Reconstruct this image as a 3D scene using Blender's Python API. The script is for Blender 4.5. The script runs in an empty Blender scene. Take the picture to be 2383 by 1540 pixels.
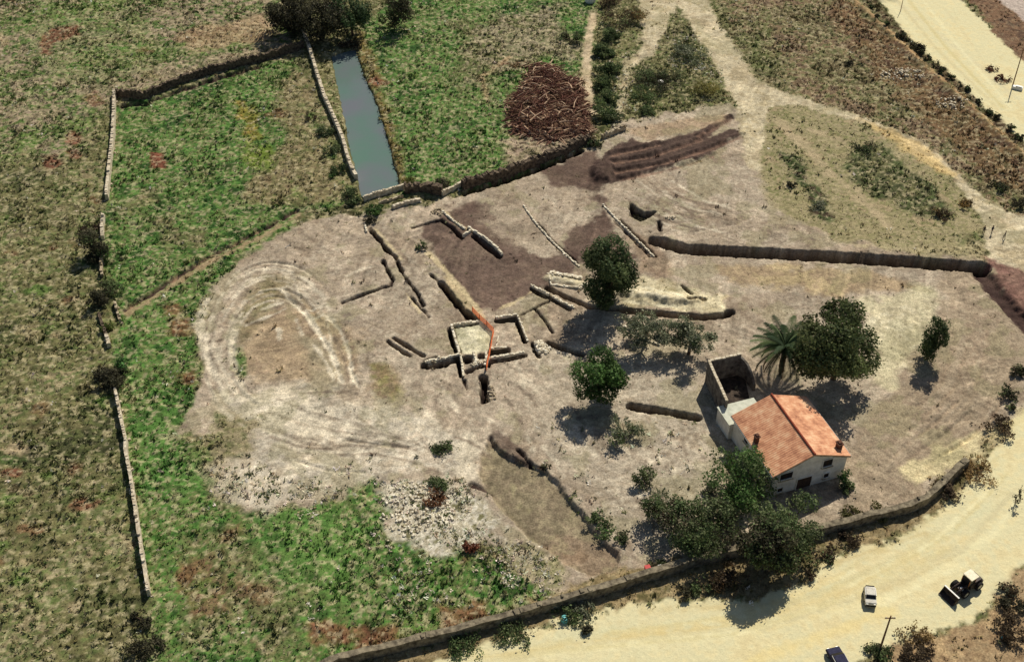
import bpy, math, random
import numpy as np
from mathutils import Vector, Matrix

# ------------------------------------------------------------------ camera, sky, sun, exposure
SC = bpy.context.scene
COL = SC.collection
CAM_H, PITCH, FPX, CX, CY = 134.0, math.radians(41.0), 2877.0, 1191.5, 770.0
cam_d = bpy.data.cameras.new('camera')
cam_d.sensor_width = 36.0
cam_d.lens = FPX / 2383.0 * 36.0
cam_d.clip_start = 1.0
cam_d.clip_end = 20000.0
cam = bpy.data.objects.new('camera', cam_d)
cam.location = (0, 0, CAM_H)
cam.rotation_euler = (math.pi / 2 - PITCH, 0, 0)
COL.objects.link(cam)
SC.camera = cam

SUN_AZ, SUN_EL = math.radians(24.0), math.radians(46.0)      # azimuth measured from +Y towards +X
world = bpy.data.worlds.new('World')
SC.world = world
world.use_nodes = True
wn = world.node_tree
sky = wn.nodes.new('ShaderNodeTexSky')
sky.sky_type = 'NISHITA'
sky.sun_disc = False
sky.sun_elevation = SUN_EL
sky.sun_rotation = SUN_AZ
bg = wn.nodes['Background']
bg.inputs['Strength'].default_value = 0.058
wn.links.new(sky.outputs['Color'], bg.inputs['Color'])
sun_d = bpy.data.lights.new('sun', 'SUN')
sun_d.energy = 4.5
sun_d.angle = math.radians(0.5)
sun_d.color = (1.0, 0.94, 0.82)
sun = bpy.data.objects.new('sun', sun_d)
sdir = Vector((math.sin(SUN_AZ) * math.cos(SUN_EL), math.cos(SUN_AZ) * math.cos(SUN_EL), math.sin(SUN_EL)))
sun.rotation_euler = sdir.to_track_quat('Z', 'Y').to_euler()
sun.location = sdir * 300
COL.objects.link(sun)
SC.view_settings.view_transform = 'Standard'
SC.view_settings.look = 'None'
SC.view_settings.exposure = 0.0
SC.view_settings.gamma = 1.0

# ------------------------------------------------------------------ survey helpers: a point of the plan -> metres on the ground
SP, CP = math.sin(PITCH), math.cos(PITCH)

def at(x, y, z=0.0):
    u, v = (x - CX) / FPX, -(y - CY) / FPX
    d = Vector((u, CP + v * SP, -SP + v * CP))
    t = (z - CAM_H) / d.z
    return Vector((d.x * t, d.y * t, z))

SHEETS = {'a': (0, 0, 2.8), 'b': (850, 0, 2.8), 'c': (1690, 0, 2.8), 'd': (0, 550, 2.8), 'e': (850, 500, 2.8),
          'f': (1690, 550, 2.8), 'g': (0, 1091, 2.8), 'h': (850, 1091, 2.8), 'i': (1690, 1091, 2.8),
          'house': (1650, 820, 3.208), 'pine': (1850, 700, 3.85), 'ruin': (950, 650, 3.85), 'yard': (2050, 1350, 4.873),
          'loop': (430, 520, 2.0), 'pit': (1130, 1050, 3.85), 'mud': (1440, 260, 4.052), 'east': (1850, 620, 1.267)}

def Z(s, x, y):
    ox, oy, k = SHEETS[s]
    return ((ox + x / k) / 1.0655, (oy + y / k) / 1.0655)

def ZL(s, pts):
    return [Z(s, *p) for p in pts]

def px_per_m(x, y):
    p = at(x, y)
    return FPX / (p.y * CP + CAM_H * SP)

def lin(c):
    a = np.array(c, float) / 255.0
    return np.where(a <= 0.04045, a / 12.92, ((a + 0.055) / 1.055) ** 2.4)

ALB = 0.98
def alb(c):
    return lin(c) / ALB
def adj(pal, m, sat=1.0):
    out = []
    for c in pal:
        l = lin(c); y = float(l @ np.array([.3, .59, .11]))
        l = (y + (l - y) * sat) * np.array(m)
        l = np.clip(l, 0, .9)
        out.append(tuple(np.where(l <= .0031308, l * 12.92, 1.055 * l ** (1 / 2.4) - .055) * 255))
    return out

# ------------------------------------------------------------------ noise
_T = {}
def vnoise(x, y, seed):
    if seed not in _T:
        t_ = np.random.RandomState(seed).rand(257, 257); t_[256] = t_[0]; t_[:, 256] = t_[:, 0]; _T[seed] = t_
    T = _T[seed]
    xi, yi = np.floor(x), np.floor(y)
    fx, fy = x - xi, y - yi
    fx = fx * fx * (3 - 2 * fx); fy = fy * fy * (3 - 2 * fy)
    i0 = (xi.astype(np.int64)) % 256; j0 = (yi.astype(np.int64)) % 256
    a, b, c, d = T[i0, j0], T[i0 + 1, j0], T[i0, j0 + 1], T[i0 + 1, j0 + 1]
    return (a + (b - a) * fx) * (1 - fy) + (c + (d - c) * fx) * fy

def fbm(x, y, s, o=4, seed=0, gain=1.7):
    v = 0; amp = 1.0; tot = 0
    X = np.asarray(x) / s; Y = np.asarray(y) / s
    for k in range(o):
        v = v + amp * vnoise(X + 17.3 * k, Y - 9.1 * k, seed * 7 + k + 1)
        tot += amp; amp *= 0.55
        X, Y = X * 2.03 * 0.8 - Y * 2.03 * 0.6, X * 2.03 * 0.6 + Y * 2.03 * 0.8
    return np.clip(0.5 + (v / tot - 0.5) * gain, 0, 1)

def sstep(a, b, x):
    t = np.clip((x - a) / (b - a), 0, 1)
    return t * t * (3 - 2 * t)

# ------------------------------------------------------------------ terrain grid
def axis(lo, hi, fl, fh, fine, coarse, far):
    c = [fl]
    while c[-1] < fh: c.append(c[-1] + fine)
    l = [fl]; r = [c[-1]]
    while l[-1] > lo: l.append(l[-1] - coarse)
    while r[-1] < hi: r.append(r[-1] + coarse)
    s = coarse
    while l[-1] > -far: s *= 1.35; l.append(l[-1] - s)
    s = coarse
    while r[-1] < far: s *= 1.35; r.append(r[-1] + s)
    return np.array(l[::-1][:-1] + c + r[1:])

gx = axis(-132, 132, -26, 44, 0.21, 0.30, 6000)
gy = axis(80, 292, 118, 190, 0.21, 0.30, 6000)
X, Y = np.meshgrid(gx, gy)
NY, NX = X.shape
Zt = np.zeros_like(X)
C = np.zeros((NY, NX, 3))
VEG = np.ones_like(X)
KL = np.zeros((NY, NX), np.int8)       # 0 meadow 1 bare soil 2 dirt track 3 sandy road 4 paved road

def box_of(W, m):
    xs = [p[0] for p in W]; ys = [p[1] for p in W]
    i0, i1 = np.searchsorted(gx, [min(xs) - m, max(xs) + m])
    j0, j1 = np.searchsorted(gy, [min(ys) - m, max(ys) + m])
    return slice(max(j0 - 1, 0), j1 + 1), slice(max(i0 - 1, 0), i1 + 1)

def poly_sd(W, x, y):
    """signed distance in metres, negative inside"""
    n = len(W); d2 = np.full(x.shape, 1e18); ins = np.zeros(x.shape, bool)
    for i in range(n):
        ax, ay = W[i][0], W[i][1]; bx, by = W[(i + 1) % n][0], W[(i + 1) % n][1]
        ex, ey = bx - ax, by - ay
        wx, wy = x - ax, y - ay
        t = np.clip((wx * ex + wy * ey) / (ex * ex + ey * ey + 1e-12), 0, 1)
        d2 = np.minimum(d2, (wx - ex * t) ** 2 + (wy - ey * t) ** 2)
        c = ((ay > y) != (by > y)) & (x < (bx - ax) * (y - ay) / (by - ay + 1e-12) + ax)
        ins ^= c
    d = np.sqrt(d2)
    return np.where(ins, -d, d)

def line_d(W, x, y):
    d2 = np.full(x.shape, 1e18)
    for i in range(len(W) - 1):
        ax, ay = W[i][0], W[i][1]; bx, by = W[i + 1][0], W[i + 1][1]
        ex, ey = bx - ax, by - ay
        wx, wy = x - ax, y - ay
        t = np.clip((wx * ex + wy * ey) / (ex * ex + ey * ey + 1e-12), 0, 1)
        d2 = np.minimum(d2, (wx - ex * t) ** 2 + (wy - ey * t) ** 2)
    return np.sqrt(d2)

def pal_lookup(pal, t):
    P = np.array([alb(c) for c in pal])
    f = np.clip(t, 0, 0.9999) * (len(P) - 1)
    i = f.astype(int); fr = (f - i)[..., None]
    return P[i] * (1 - fr) + P[np.minimum(i + 1, len(P) - 1)] * fr

_seed = [10]
def region(W, sdfun, pal, edge, nz, scale, veg, kl, alpha, streak, m_extra=0.0):
    _seed[0] += 1; sd = _seed[0]
    sl = box_of(W, edge + nz + m_extra + 1)
    x, y = X[sl], Y[sl]
    if x.size == 0: return
    d = sdfun(x, y) + (fbm(x, y, max(1.2, nz * 2.2), 4, sd + 50, 2.0) - 0.5) * 2 * nz
    m = 1 - sstep(-edge, edge, d)
    if pal is not None:
        if streak:
            a, k = streak
            ca, sa = math.cos(a), math.sin(a)
            t = 0.6 * fbm((x * ca + y * sa) / k, -x * sa + y * ca, scale, 4, sd, 2.0) + 0.4 * fbm(x, y, scale, 4, sd + 3, 2.0)
        else:
            t = fbm(x, y, scale, 5, sd, 2.2)
        t = np.clip(t + (fbm(x, y, 0.9, 2, sd + 9, 1.6) - 0.5) * 0.7, 0, 1)
        c = pal_lookup(pal, t)
        ma = (m * alpha)[..., None]
        C[sl] = C[sl] * (1 - ma) + c * ma
    if veg is not None:
        VEG[sl] = VEG[sl] * (1 - m) + veg * m
    if kl is not None:
        k = KL[sl]; k[m > 0.5] = kl; KL[sl] = k

def paint(pts, pal, edge=0.8, nz=1.2, scale=7, veg=None, kl=None, alpha=1.0, streak=None):
    W = [at(*p) for p in pts]
    region(W, lambda x, y: poly_sd(W, x, y), pal, edge, nz, scale, veg, kl, alpha, streak)

def stroke(pts, w, pal, edge=0.4, nz=0.3, scale=4, veg=None, kl=None, alpha=1.0):
    W = [at(*p) for p in pts]
    region(W, lambda x, y: line_d(W, x, y) - w / 2, pal, edge, nz, scale, veg, kl, alpha, None, w)

def dig(pts, depth, w=None, edge=0.25, nz=0.12, pal=None, kl=1, seed=3):
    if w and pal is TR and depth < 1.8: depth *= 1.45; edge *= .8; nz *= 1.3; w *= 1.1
    """trench along a line (w given) or pit inside an outline; negative depth raises a bank"""
    W = [at(*p) for p in pts]
    sl = box_of(W, (w or 0) + edge + nz + 2)
    x, y = X[sl], Y[sl]
    d = (line_d(W, x, y) - w / 2) if w else poly_sd(W, x, y)
    d = d + (fbm(x, y, 1.1, 3, seed + 40, 2.0) - 0.5) * 2 * nz
    m = 1 - sstep(-edge, edge, d)
    Zt[sl] -= depth * m * (0.88 + 0.24 * fbm(x, y, 1.3, 2, seed + 41))
    VEG[sl] *= (1 - m)
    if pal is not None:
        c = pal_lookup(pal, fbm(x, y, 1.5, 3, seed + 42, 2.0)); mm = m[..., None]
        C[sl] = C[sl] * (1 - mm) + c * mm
    if kl is not None:
        k = KL[sl]; k[m > 0.5] = kl; KL[sl] = k

# ---------- base field everywhere
th = math.radians(20)
t0 = 0.5 * fbm((X * math.cos(th) + Y * math.sin(th)) / 3.0, -X * math.sin(th) + Y * math.cos(th), 3.0, 4, 1, 2.0) + 0.5 * fbm(X, Y, 9, 5, 2, 2.2)
C[:] = pal_lookup([(72, 70, 46), (92, 94, 56), (106, 98, 66), (116, 106, 72), (96, 104, 60), (142, 124, 94)],
                  np.clip(t0 + (fbm(X, Y, 0.8, 2, 4) - .5) * .5, 0, 1))

STRAW = [(120, 106, 76), (150, 130, 100), (180, 152, 124), (110, 104, 66), (164, 142, 108)]
GREEN = [(58, 82, 42), (84, 118, 56), (114, 112, 74), (72, 112, 50), (124, 114, 82), (92, 128, 62), (66, 88, 46)]
GREEN2 = [(70, 92, 48), (86, 112, 58), (112, 108, 72), (96, 120, 60), (128, 112, 82), (82, 118, 54)]
OLIVE = [(92, 80, 54), (110, 98, 68), (98, 100, 60), (126, 104, 76), (108, 88, 68)]
REDB = [(98, 64, 50), (122, 78, 62), (112, 84, 62), (134, 92, 72)]
SOIL = [(146, 124, 96), (164, 143, 112), (156, 134, 106), (176, 156, 124), (168, 146, 116)]
PALE = [(182, 164, 134), (196, 180, 150), (206, 192, 164), (188, 170, 142)]
DAMP = [(112, 84, 70), (124, 95, 80), (132, 102, 84), (142, 114, 92)]
DARKS = [(84, 60, 52), (98, 72, 62), (112, 84, 70)]
PINK = [(146, 124, 96), (158, 136, 106), (150, 126, 98), (172, 150, 118)]
SAND = [(219, 206, 152), (225, 213, 160), (220, 211, 160), (229, 215, 159), (222, 206, 150)]
TRACK = [(160, 142, 110), (174, 156, 124), (184, 168, 136), (168, 150, 116)]

for _n, _m, _s in [('STRAW', (1.1, 1.14, 1.24), .9), ('GREEN', (.94, 1.08, .90), .98), ('GREEN2', (1.04, 1.18, 1.02), 1.0), ('OLIVE', (1.16, 1.2, 1.22), .95), ('REDB', (1.15, 1.0, 1.05), 1.0), ('SOIL', (1.02, 1.10, 1.28), .95), ('PALE', (1.0, 1.05, 1.16), 1),
                    ('DAMP', (.58, .62, .66), .9), ('DARKS', (.54, .56, .58), .85), ('PINK', (1.0, 1.06, 1.14), .9), ('SAND', (.93, .93, 1.0), .95), ('TRACK', (1.14, 1.2, 1.28), 1)]:
    globals()[_n] = adj(globals()[_n], _m, _s)
C[:] *= np.array([1.02, 1.12, 1.10])
# ---------- meadows
paint([(-300, -200), (640, -120), (690, 120), (280, 215), (240, 330), (-300, 420)], STRAW + GREEN2[:4], 2, 5, 9, alpha=.75, streak=(th, 4))
paint([(60, 20), (300, 0), (400, 130), (240, 210), (80, 170)], GREEN2, 2, 3, 6, alpha=.5)
paint([(95, 85), (140, 60), (185, 65), (180, 85), (130, 100), (115, 125), (95, 125)], REDB, .7, 1.0, 4, alpha=.8)
paint([(420, 70), (600, 30), (650, 90), (480, 110), (440, 130)], [(176, 150, 120), (160, 134, 106), (140, 112, 86)], 1.2, 2.0, 5, alpha=.8, streak=(th, 4))
paint([(270, 250), (690, 130), (735, 290), (830, 480), (690, 492), (285, 715), (245, 640), (245, 480)], GREEN, .8, 1.0, 7)
paint([(640, 190), (700, 150), (745, 300), (820, 470), (690, 480), (560, 470), (600, 420), (660, 330)], [(128, 116, 84), (140, 120, 92), (104, 104, 64), (146, 124, 98)], 1.5, 2.5, 6, alpha=.8)
paint([(545, 235), (580, 240), (610, 320), (580, 330)], [(150, 130, 60), (120, 118, 52), (170, 136, 66)], .8, 1.2, 3, alpha=.7)
paint([(560, 330), (640, 335), (625, 400), (570, 395)], [(104, 126, 50), (120, 130, 52)], 1, 1, 3, alpha=.7)
paint(ZL('a', [(1040, 1060), (1130, 1055), (1160, 1120), (1150, 1170), (1040, 1160)]), [(118, 66, 54), (134, 80, 64)], .3, .3, 2, alpha=.9)
for q in [(300, 480, 30), (420, 560, 40), (380, 520, 30), (640, 420, 35), (350, 450, 25)]:
    a, b, r = q
    paint([(a - r, b - r * .6), (a + r, b - r * .7), (a + r, b + r * .6), (a - r, b + r * .5)], OLIVE, 1.2, 1.5, 3, alpha=.6)
paint([(285, 725), (690, 495), (700, 520), (560, 610), (470, 700), (455, 780), (465, 900), (425, 1000), (500, 1180), (640, 1195), (830, 1160), (880, 1100),
       (900, 1250), (1100, 1280), (1300, 1380), (1200, 1420), (800, 1540), (600, 1640), (340, 1640), (340, 1380), (290, 1000), (255, 790)], GREEN, .8, 1.0, 7)
for a, b, r in [(420, 760, 24), (430, 880, 22), (400, 720, 18), (540, 1240, 18), (455, 1330, 45), (480, 1400, 50), (560, 1370, 40), (600, 1385, 34), (770, 1470, 40), (1000, 1200, 26), (1100, 1280, 26), (1080, 1440, 60), (880, 1490, 60)]:
    paint([(a - r, b - r * .5), (a + r * .8, b - r * .7), (a + r, b + r * .6), (a - r * .7, b + r * .7)], REDB, .8, 1.0, 2.5, alpha=.75)
paint([(420, 1250), (560, 1220), (700, 1400), (640, 1500), (420, 1440)], OLIVE + GREEN2[:3], 2, 3, 5, alpha=.6)
paint([(640, 1200), (870, 1150), (880, 1300), (800, 1440), (600, 1330)], adj([(84, 122, 50), (98, 132, 58), (76, 116, 48)], (1.0, 1.04, .95), .9), 2, 2.5, 5, alpha=.7)
paint([(300, 960), (400, 960), (480, 1120), (420, 1200), (320, 1130)], adj([(76, 118, 48), (88, 130, 54), (70, 104, 44)], (1.0, 1.04, .95), .9), 2, 2.5, 5, alpha=.7)
paint([(835, 90), (960, -60), (1400, -60), (1370, 150), (1180, 300), (1190, 380), (1390, 330), (1130, 430), (940, 452), (900, 300)], GREEN, 1, 1.4, 7)
paint([(1050, 60), (1300, 20), (1350, 120), (1190, 160), (1120, 230), (1080, 180)], STRAW[:3] + OLIVE[:3], 2, 3, 6, alpha=.65)
stroke(ZL('b', [(1160, 400), (960, 540), (1010, 700)]), 1.0, [(170, 146, 112)], .5, .5, alpha=.8)
stroke([(835, 80), (870, 180), (905, 320), (935, 430)], 2.6, [(112, 104, 62), (130, 110, 66), (122, 98, 62), (96, 104, 58)], 1.0, .9, 4, alpha=.85)
paint([(1160, 330), (1380, 290), (1390, 330), (1190, 390)], STRAW[:3] + DAMP[:1], .8, 1.0, 4, alpha=.8)
paint([(1640, -120), (1960, -60), (2400, 380), (2500, 600), (2290, 470), (1990, 270), (1790, 210), (1720, 130)], OLIVE, .8, 1.2, 7)
paint([(1900, 0), (1990, 10), (2400, 380), (2400, 460), (2290, 400), (2100, 240)], [(92, 66, 54), (110, 84, 62), (128, 100, 70), (96, 80, 56)], 1.5, 2.0, 4, alpha=.8)
paint([(1720, 80), (1790, 70), (1800, 180), (1740, 160)], [(92, 104, 60), (104, 110, 66)], 2, 2, 4, alpha=.6)
stroke([(1985, 0), (2130, 130), (2290, 270), (2400, 370)], 1.0, [(190, 160, 116), (170, 134, 96)], .4, .5, alpha=.8)

rp = random.Random(21)
for k in range(150):
    if k < 90: x, y = rp.uniform(-20, 260), rp.uniform(-20, 1560)
    else: x, y = rp.uniform(280, 1380), rp.uniform(0, 1500)
    a = rp.uniform(8, 30); b = a * rp.uniform(.25, .7); sk = rp.uniform(-.3, .1) * a
    pl = rp.choice([REDB, OLIVE[:3], [(70, 58, 42), (84, 72, 50)], [(66, 84, 44), (78, 100, 52)], [(164, 146, 112), (180, 160, 128)], [(88, 116, 54), (98, 124, 60)]] if k < 90 else [[(70, 62, 42), (60, 70, 38)], [(62, 84, 40), (74, 100, 46)], REDB, [(150, 138, 96), (136, 126, 84)], [(104, 132, 60), (94, 122, 54)]])
    paint([(x - a, y + sk * .5), (x, y - b), (x + a, y - sk), (x + a * .3, y + b)], pl, .7, 1.0, 2.5, alpha=rp.uniform(.4, .8))
# ---------- bare soil
paint([(835, 500), (1010, 470), (1130, 440), (1390, 340), (1440, 285), (1690, 240), (1760, 260), (1800, 470), (1990, 560), (2290, 600), (2500, 500), (2500, 960), (2340, 980),
       (2300, 1030), (2230, 1090), (2100, 1190), (1900, 1235), (1620, 1310), (1400, 1370), (1300, 1385), (1200, 1300), (1120, 1240), (900, 1215),
       (875, 1110), (820, 1150), (640, 1190), (560, 1185), (500, 1130), (520, 1000), (415, 1010), (470, 880), (460, 760), (490, 680), (560, 605), (700, 515)],
      SOIL, .7, 1.2, 8, veg=0.03, kl=1)
paint([(1390, 1330), (1900, 1240), (2120, 1185), (2250, 1080), (2330, 990), (2383, 960), (2400, 1010), (2290, 1060), (2240, 1160), (2130, 1235), (1900, 1310), (1860, 1390), (1500, 1400), (1250, 1470), (1000, 1545), (900, 1640), (560, 1640), (780, 1545), (1040, 1490)],
      [(140, 122, 90), (118, 104, 72), (160, 140, 104), (100, 92, 60)], .5, 1.0, 3, veg=.45, kl=0)
paint([(1760, 255), (1860, 225), (2060, 300), (2220, 410), (2290, 530), (2150, 590), (1960, 562), (1820, 490), (1770, 400)],
      [(150, 138, 104), (132, 126, 88), (160, 146, 114), (118, 118, 76), (156, 140, 108)], 1, 1.8, 5, veg=.3, kl=0)
for q in ([(1790, 280), (1880, 300), (1960, 330)], [(1830, 300), (1930, 400), (2060, 520)], [(1990, 440), (2060, 520), (2130, 560)]): stroke(q, 1.6, [(176, 158, 126), (166, 150, 118)], .8, 1.0, 3, veg=.05, alpha=.8)
paint([(1960, 340), (2060, 330), (2170, 420), (2210, 520), (2100, 500), (2000, 430)], [(58, 72, 42), (84, 96, 54), (66, 70, 46), (104, 104, 66)], 1.0, 2.2, 3, veg=1, alpha=.9)
paint([(1810, 350), (1850, 360), (1950, 510), (1900, 510)], [(52, 62, 38), (76, 90, 50), (70, 56, 46)], .6, 1.2, 2.5, veg=1, alpha=.95)
paint([(1240, 820), (1460, 800), (1640, 900), (1700, 1040), (1640, 1180), (1560, 1290), (1420, 1230), (1260, 1000)], [(172, 160, 140), (160, 146, 126), (188, 176, 154), (148, 134, 114)], 2, 2, 4, alpha=.8)
paint([(520, 920), (700, 890), (960, 960), (1120, 1040), (1100, 1090), (880, 1110), (640, 1185), (520, 1140), (500, 1090), (620, 1010)], PALE, 2, 2, 6, alpha=.75)
paint([(600, 920), (720, 910), (770, 990), (660, 1040), (600, 990)], [(204, 190, 164), (214, 202, 178)], 2, 2, 4, alpha=.8)
paint([(560, 760), (700, 700), (830, 780), (820, 900), (640, 890), (560, 860)], [(156, 132, 106), (166, 144, 112), (150, 128, 100)], 1.5, 1.5, 5, alpha=.7)
paint([(590, 630), (680, 640), (700, 700), (600, 720)], [(130, 116, 80), (118, 110, 70)], 1.5, 1.5, 4, alpha=.5, veg=.2)
paint([(535, 800), (560, 810), (578, 870), (560, 885), (540, 860)], [(78, 110, 52), (92, 120, 60)], .5, .5, 3, veg=1, alpha=.9)
paint([(860, 850), (900, 850), (940, 910), (915, 930)], [(126, 122, 76), (138, 128, 88)], .8, .8, 3, alpha=.8)
paint([(510, 960), (600, 975), (590, 1050), (520, 1050)], [(104, 112, 68), (150, 134, 104), (120, 116, 76)], .8, 1.6, 3, veg=.6, alpha=.8)
# tyre arcs and scrapes on the cleared ground
LT = [(212, 200, 176), (198, 186, 162)]; DK = [(104, 90, 76), (120, 104, 88)]
paint(ZL('loop', [(280, 600), (400, 400), (470, 340), (560, 330), (540, 440), (430, 560), (330, 680)]), [(128, 118, 84), (140, 124, 94), (116, 112, 74)], 1.2, 1.5, 3, alpha=.7)
paint(ZL('loop', [(640, 620), (800, 640), (850, 880), (700, 900)]), [(150, 142, 118), (138, 132, 106), (160, 150, 124)], 1.2, 1.5, 2.5, alpha=.6)
paint(ZL('loop', [(960, 750), (1060, 790), (1145, 900), (1130, 1010), (1010, 930)]), [(128, 116, 78), (132, 108, 82), (118, 112, 66)], 1, 1.2, 2.5, alpha=.7)
paint(ZL('loop', [(210, 1010), (330, 1000), (390, 1130), (370, 1230), (220, 1200)]), [(112, 112, 74), (150, 136, 108), (100, 100, 62)], 1, 1.8, 2.0, veg=.5, alpha=.8)
for pts, w, al in [([(545, 395), (600, 470), (660, 520), (720, 610), (790, 720), (830, 850)], .8, .85), ([(620, 440), (680, 530), (740, 620), (790, 700)], .5, .6),
                   ([(760, 520), (830, 600), (870, 700), (880, 800), (920, 880)], .6, .8), ([(690, 660), (760, 760), (800, 840)], .5, .7), ([(440, 490), (540, 460)], .4, .8), ([(390, 560), (520, 510)], .4, .8),
                   ([(350, 580), (470, 530), (560, 490)], .4, .7), ([(670, 500), (740, 480)], .4, .8), ([(680, 540), (740, 520)], .4, .8), ([(520, 590), (530, 640)], .6, .7), ([(610, 550), (640, 620)], .5, .6),
                   ([(160, 450), (130, 560), (150, 680), (200, 800), (260, 870), (330, 950), (380, 1020)], 1.4, .65), ([(210, 690), (240, 790), (330, 870), (380, 950)], .6, .7), ([(300, 600), (280, 650), (300, 700)], .5, .7),
                   ([(560, 270), (600, 350), (620, 440)], .5, .6), ([(330, 880), (400, 1000), (470, 1090), (560, 1160)], .7, .6), ([(500, 1100), (640, 1180), (800, 1260)], .7, .5),
                   ([(860, 950), (930, 1060), (1080, 1120), (1200, 1150)], .7, .5), ([(600, 1240), (760, 1290), (940, 1300)], .8, .4), ([(860, 330), (940, 290), (1010, 280)], .5, .5)]:
    stroke(ZL('loop', pts), w * 1.05, LT, .22, .3, 2.5, alpha=min(1, al * 1.15))
for pts, w, al in [([(430, 275), (520, 285), (620, 310)], .45, .7), ([(640, 320), (700, 340)], .4, .6), ([(640, 360), (760, 370)], .4, .6), ([(180, 655), (240, 648)], .5, .9), ([(640, 910), (860, 900)], .6, .7),
                   ([(130, 840), (190, 890)], .6, .7), ([(860, 1140), (960, 1155), (1160, 1180)], .4, .7), ([(790, 620), (850, 740), (870, 850)], .5, .6), ([(600, 360), (610, 440)], .5, .6), ([(640, 520), (700, 610), (770, 730)], .4, .6),
                   ([(180, 700), (230, 830), (300, 930)], .5, .5), ([(380, 570), (500, 530)], .35, .6), ([(430, 510), (530, 480)], .35, .6), ([(840, 590), (890, 690), (905, 800)], .4, .6), ([(950, 650), (970, 700), (960, 760)], .4, .5), ([(900, 1010), (1000, 1090), (1150, 1130)], .4, .5)]:
    stroke(ZL('loop', pts), w * 1.1, DK, .22, .3, 2.5, alpha=al)
A_ = [(620, 130), (640, 260), (600, 400), (500, 500), (400, 600), (370, 700)]; B_ = [(880, 240), (840, 400), (790, 520), (700, 600), (560, 680), (430, 730)]
for k in range(64):
    a0 = rp.uniform(math.radians(100), math.radians(300)); a1 = a0 + rp.uniform(.4, 1.3); rr = rp.uniform(.55, 1.15)
    pts = [(500 + 330 * rr * math.cos(a0 + (a1 - a0) * q / 7), 690 + 400 * rr * math.sin(a0 + (a1 - a0) * q / 7)) for q in range(8)]
    stroke(ZL('loop', pts), rp.uniform(.2, .42), rp.choice([LT, DK, LT]), .2, .25, 2.5, alpha=rp.uniform(.35, .75))
for k in range(44):
    o = rp.uniform(-150, 130); a = rp.randint(0, 2)
    pts = [(470, 1050 + o), (640, 1110 + o * .9), (820, 1135 + o * .7), (1000, 1150 + o * .5), (1200, 1200 + o * .45), (1330, 1260 + o * .4)][a:a + rp.randint(3, 4)]
    stroke(ZL('loop', pts), rp.uniform(.2, .45), rp.choice([LT, DK]), .2, .25, 2.5, alpha=rp.uniform(.3, .65))
for k in range(80):
    f = rp.random(); i0 = rp.uniform(0, 3.0); i1 = min(5, i0 + rp.uniform(.8, 2.2)); pts = []
    for q in range(7):
        t = i0 + (i1 - i0) * q / 6; n0 = min(int(t), 4); u = t - n0
        pa = [A_[n0][c] * (1 - u) + A_[n0 + 1][c] * u for c in (0, 1)]; pb = [B_[n0][c] * (1 - u) + B_[n0 + 1][c] * u for c in (0, 1)]
        pts.append((pa[0] * (1 - f) + pb[0] * f, pa[1] * (1 - f) + pb[1] * f))
    stroke(ZL('east', pts), rp.uniform(.3, .7), rp.choice([LT, LT, DK, [(118, 92, 74), (128, 102, 84)], [(104, 82, 68), (118, 94, 78)]]), .2, .3, 3, alpha=rp.uniform(.5, .9))
for k in range(34):
    x, y = rp.uniform(420, 1000), rp.uniform(760, 1050); pts = [(x, y), (x + 130, y + 90 + rp.uniform(-20, 20)), (x + 330, y + 180 + rp.uniform(-30, 30)), (x + 560, y + 240)]
    stroke(ZL('mud', pts), rp.uniform(.25, .5), rp.choice([LT, DK]), .2, .25, 3, alpha=rp.uniform(.35, .7))
for k in range(90):                                      # short scrapes around the dig and the yard
    x, y = rp.choice([(rp.uniform(1150, 1420), rp.uniform(830, 1050)), (rp.uniform(1430, 1650), rp.uniform(960, 1250)), (rp.uniform(860, 1130), rp.uniform(560, 960))])
    a = rp.choice([1.0, .9, 1.1, -.3]) + rp.uniform(-.2, .2); L_ = rp.uniform(25, 90)
    pts = [(x, y), (x + math.cos(a) * L_ * .5 + rp.uniform(-4, 4), y + math.sin(a) * L_ * .5), (x + math.cos(a) * L_, y + math.sin(a) * L_)]
    stroke(pts, rp.uniform(.3, .7), rp.choice([LT, DK]), .3, .35, 3, alpha=rp.uniform(.3, .65))
# south meadow beside the dig, white stony patch
paint([(885, 1120), (1000, 1110), (1080, 1140), (1190, 1260), (1000, 1280), (930, 1250), (890, 1190)], [(190, 180, 158), (206, 198, 178), (160, 150, 124), (214, 206, 188), (116, 112, 80)], .8, 1.4, 2.2, veg=.25, kl=1)
paint([(830, 1120), (880, 1105), (895, 1200), (860, 1250), (800, 1200)], GREEN, .8, 1.0, 4, veg=1, kl=0)
paint([(1180, 1250), (1290, 1300), (1330, 1370), (1260, 1390), (1190, 1330)], [(168, 154, 126), (120, 118, 80), (176, 162, 136)], .8, 1.4, 2.5, veg=.4)
# dig floor and damp soil
paint([(985, 528), (1050, 495), (1100, 470), (1180, 530), (1240, 600), (1340, 590), (1345, 640), (1240, 680), (1150, 725), (1095, 722), (1040, 650), (1000, 580)], DAMP, .6, .9, 5, alpha=.9)
paint([(1090, 500), (1220, 470), (1300, 560), (1230, 590), (1180, 560)], SOIL[:3], 1, 1.2, 4, alpha=.7)
paint([(1040, 480), (1130, 470), (1150, 510), (1080, 520)], DAMP, .7, .8, 4, alpha=.7)
paint([(1250, 395), (1385, 352), (1400, 450), (1420, 520), (1480, 600), (1400, 620), (1310, 590), (1310, 540), (1400, 500), (1370, 440), (1290, 430)], adj(DAMP, (.8, .76, .76)), .7, .9, 4, alpha=.9)
paint([(1460, 540), (1540, 560), (1560, 640), (1480, 640)], [(134, 112, 92), (150, 130, 106)], 1.2, 1.2, 4, alpha=.8)
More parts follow.
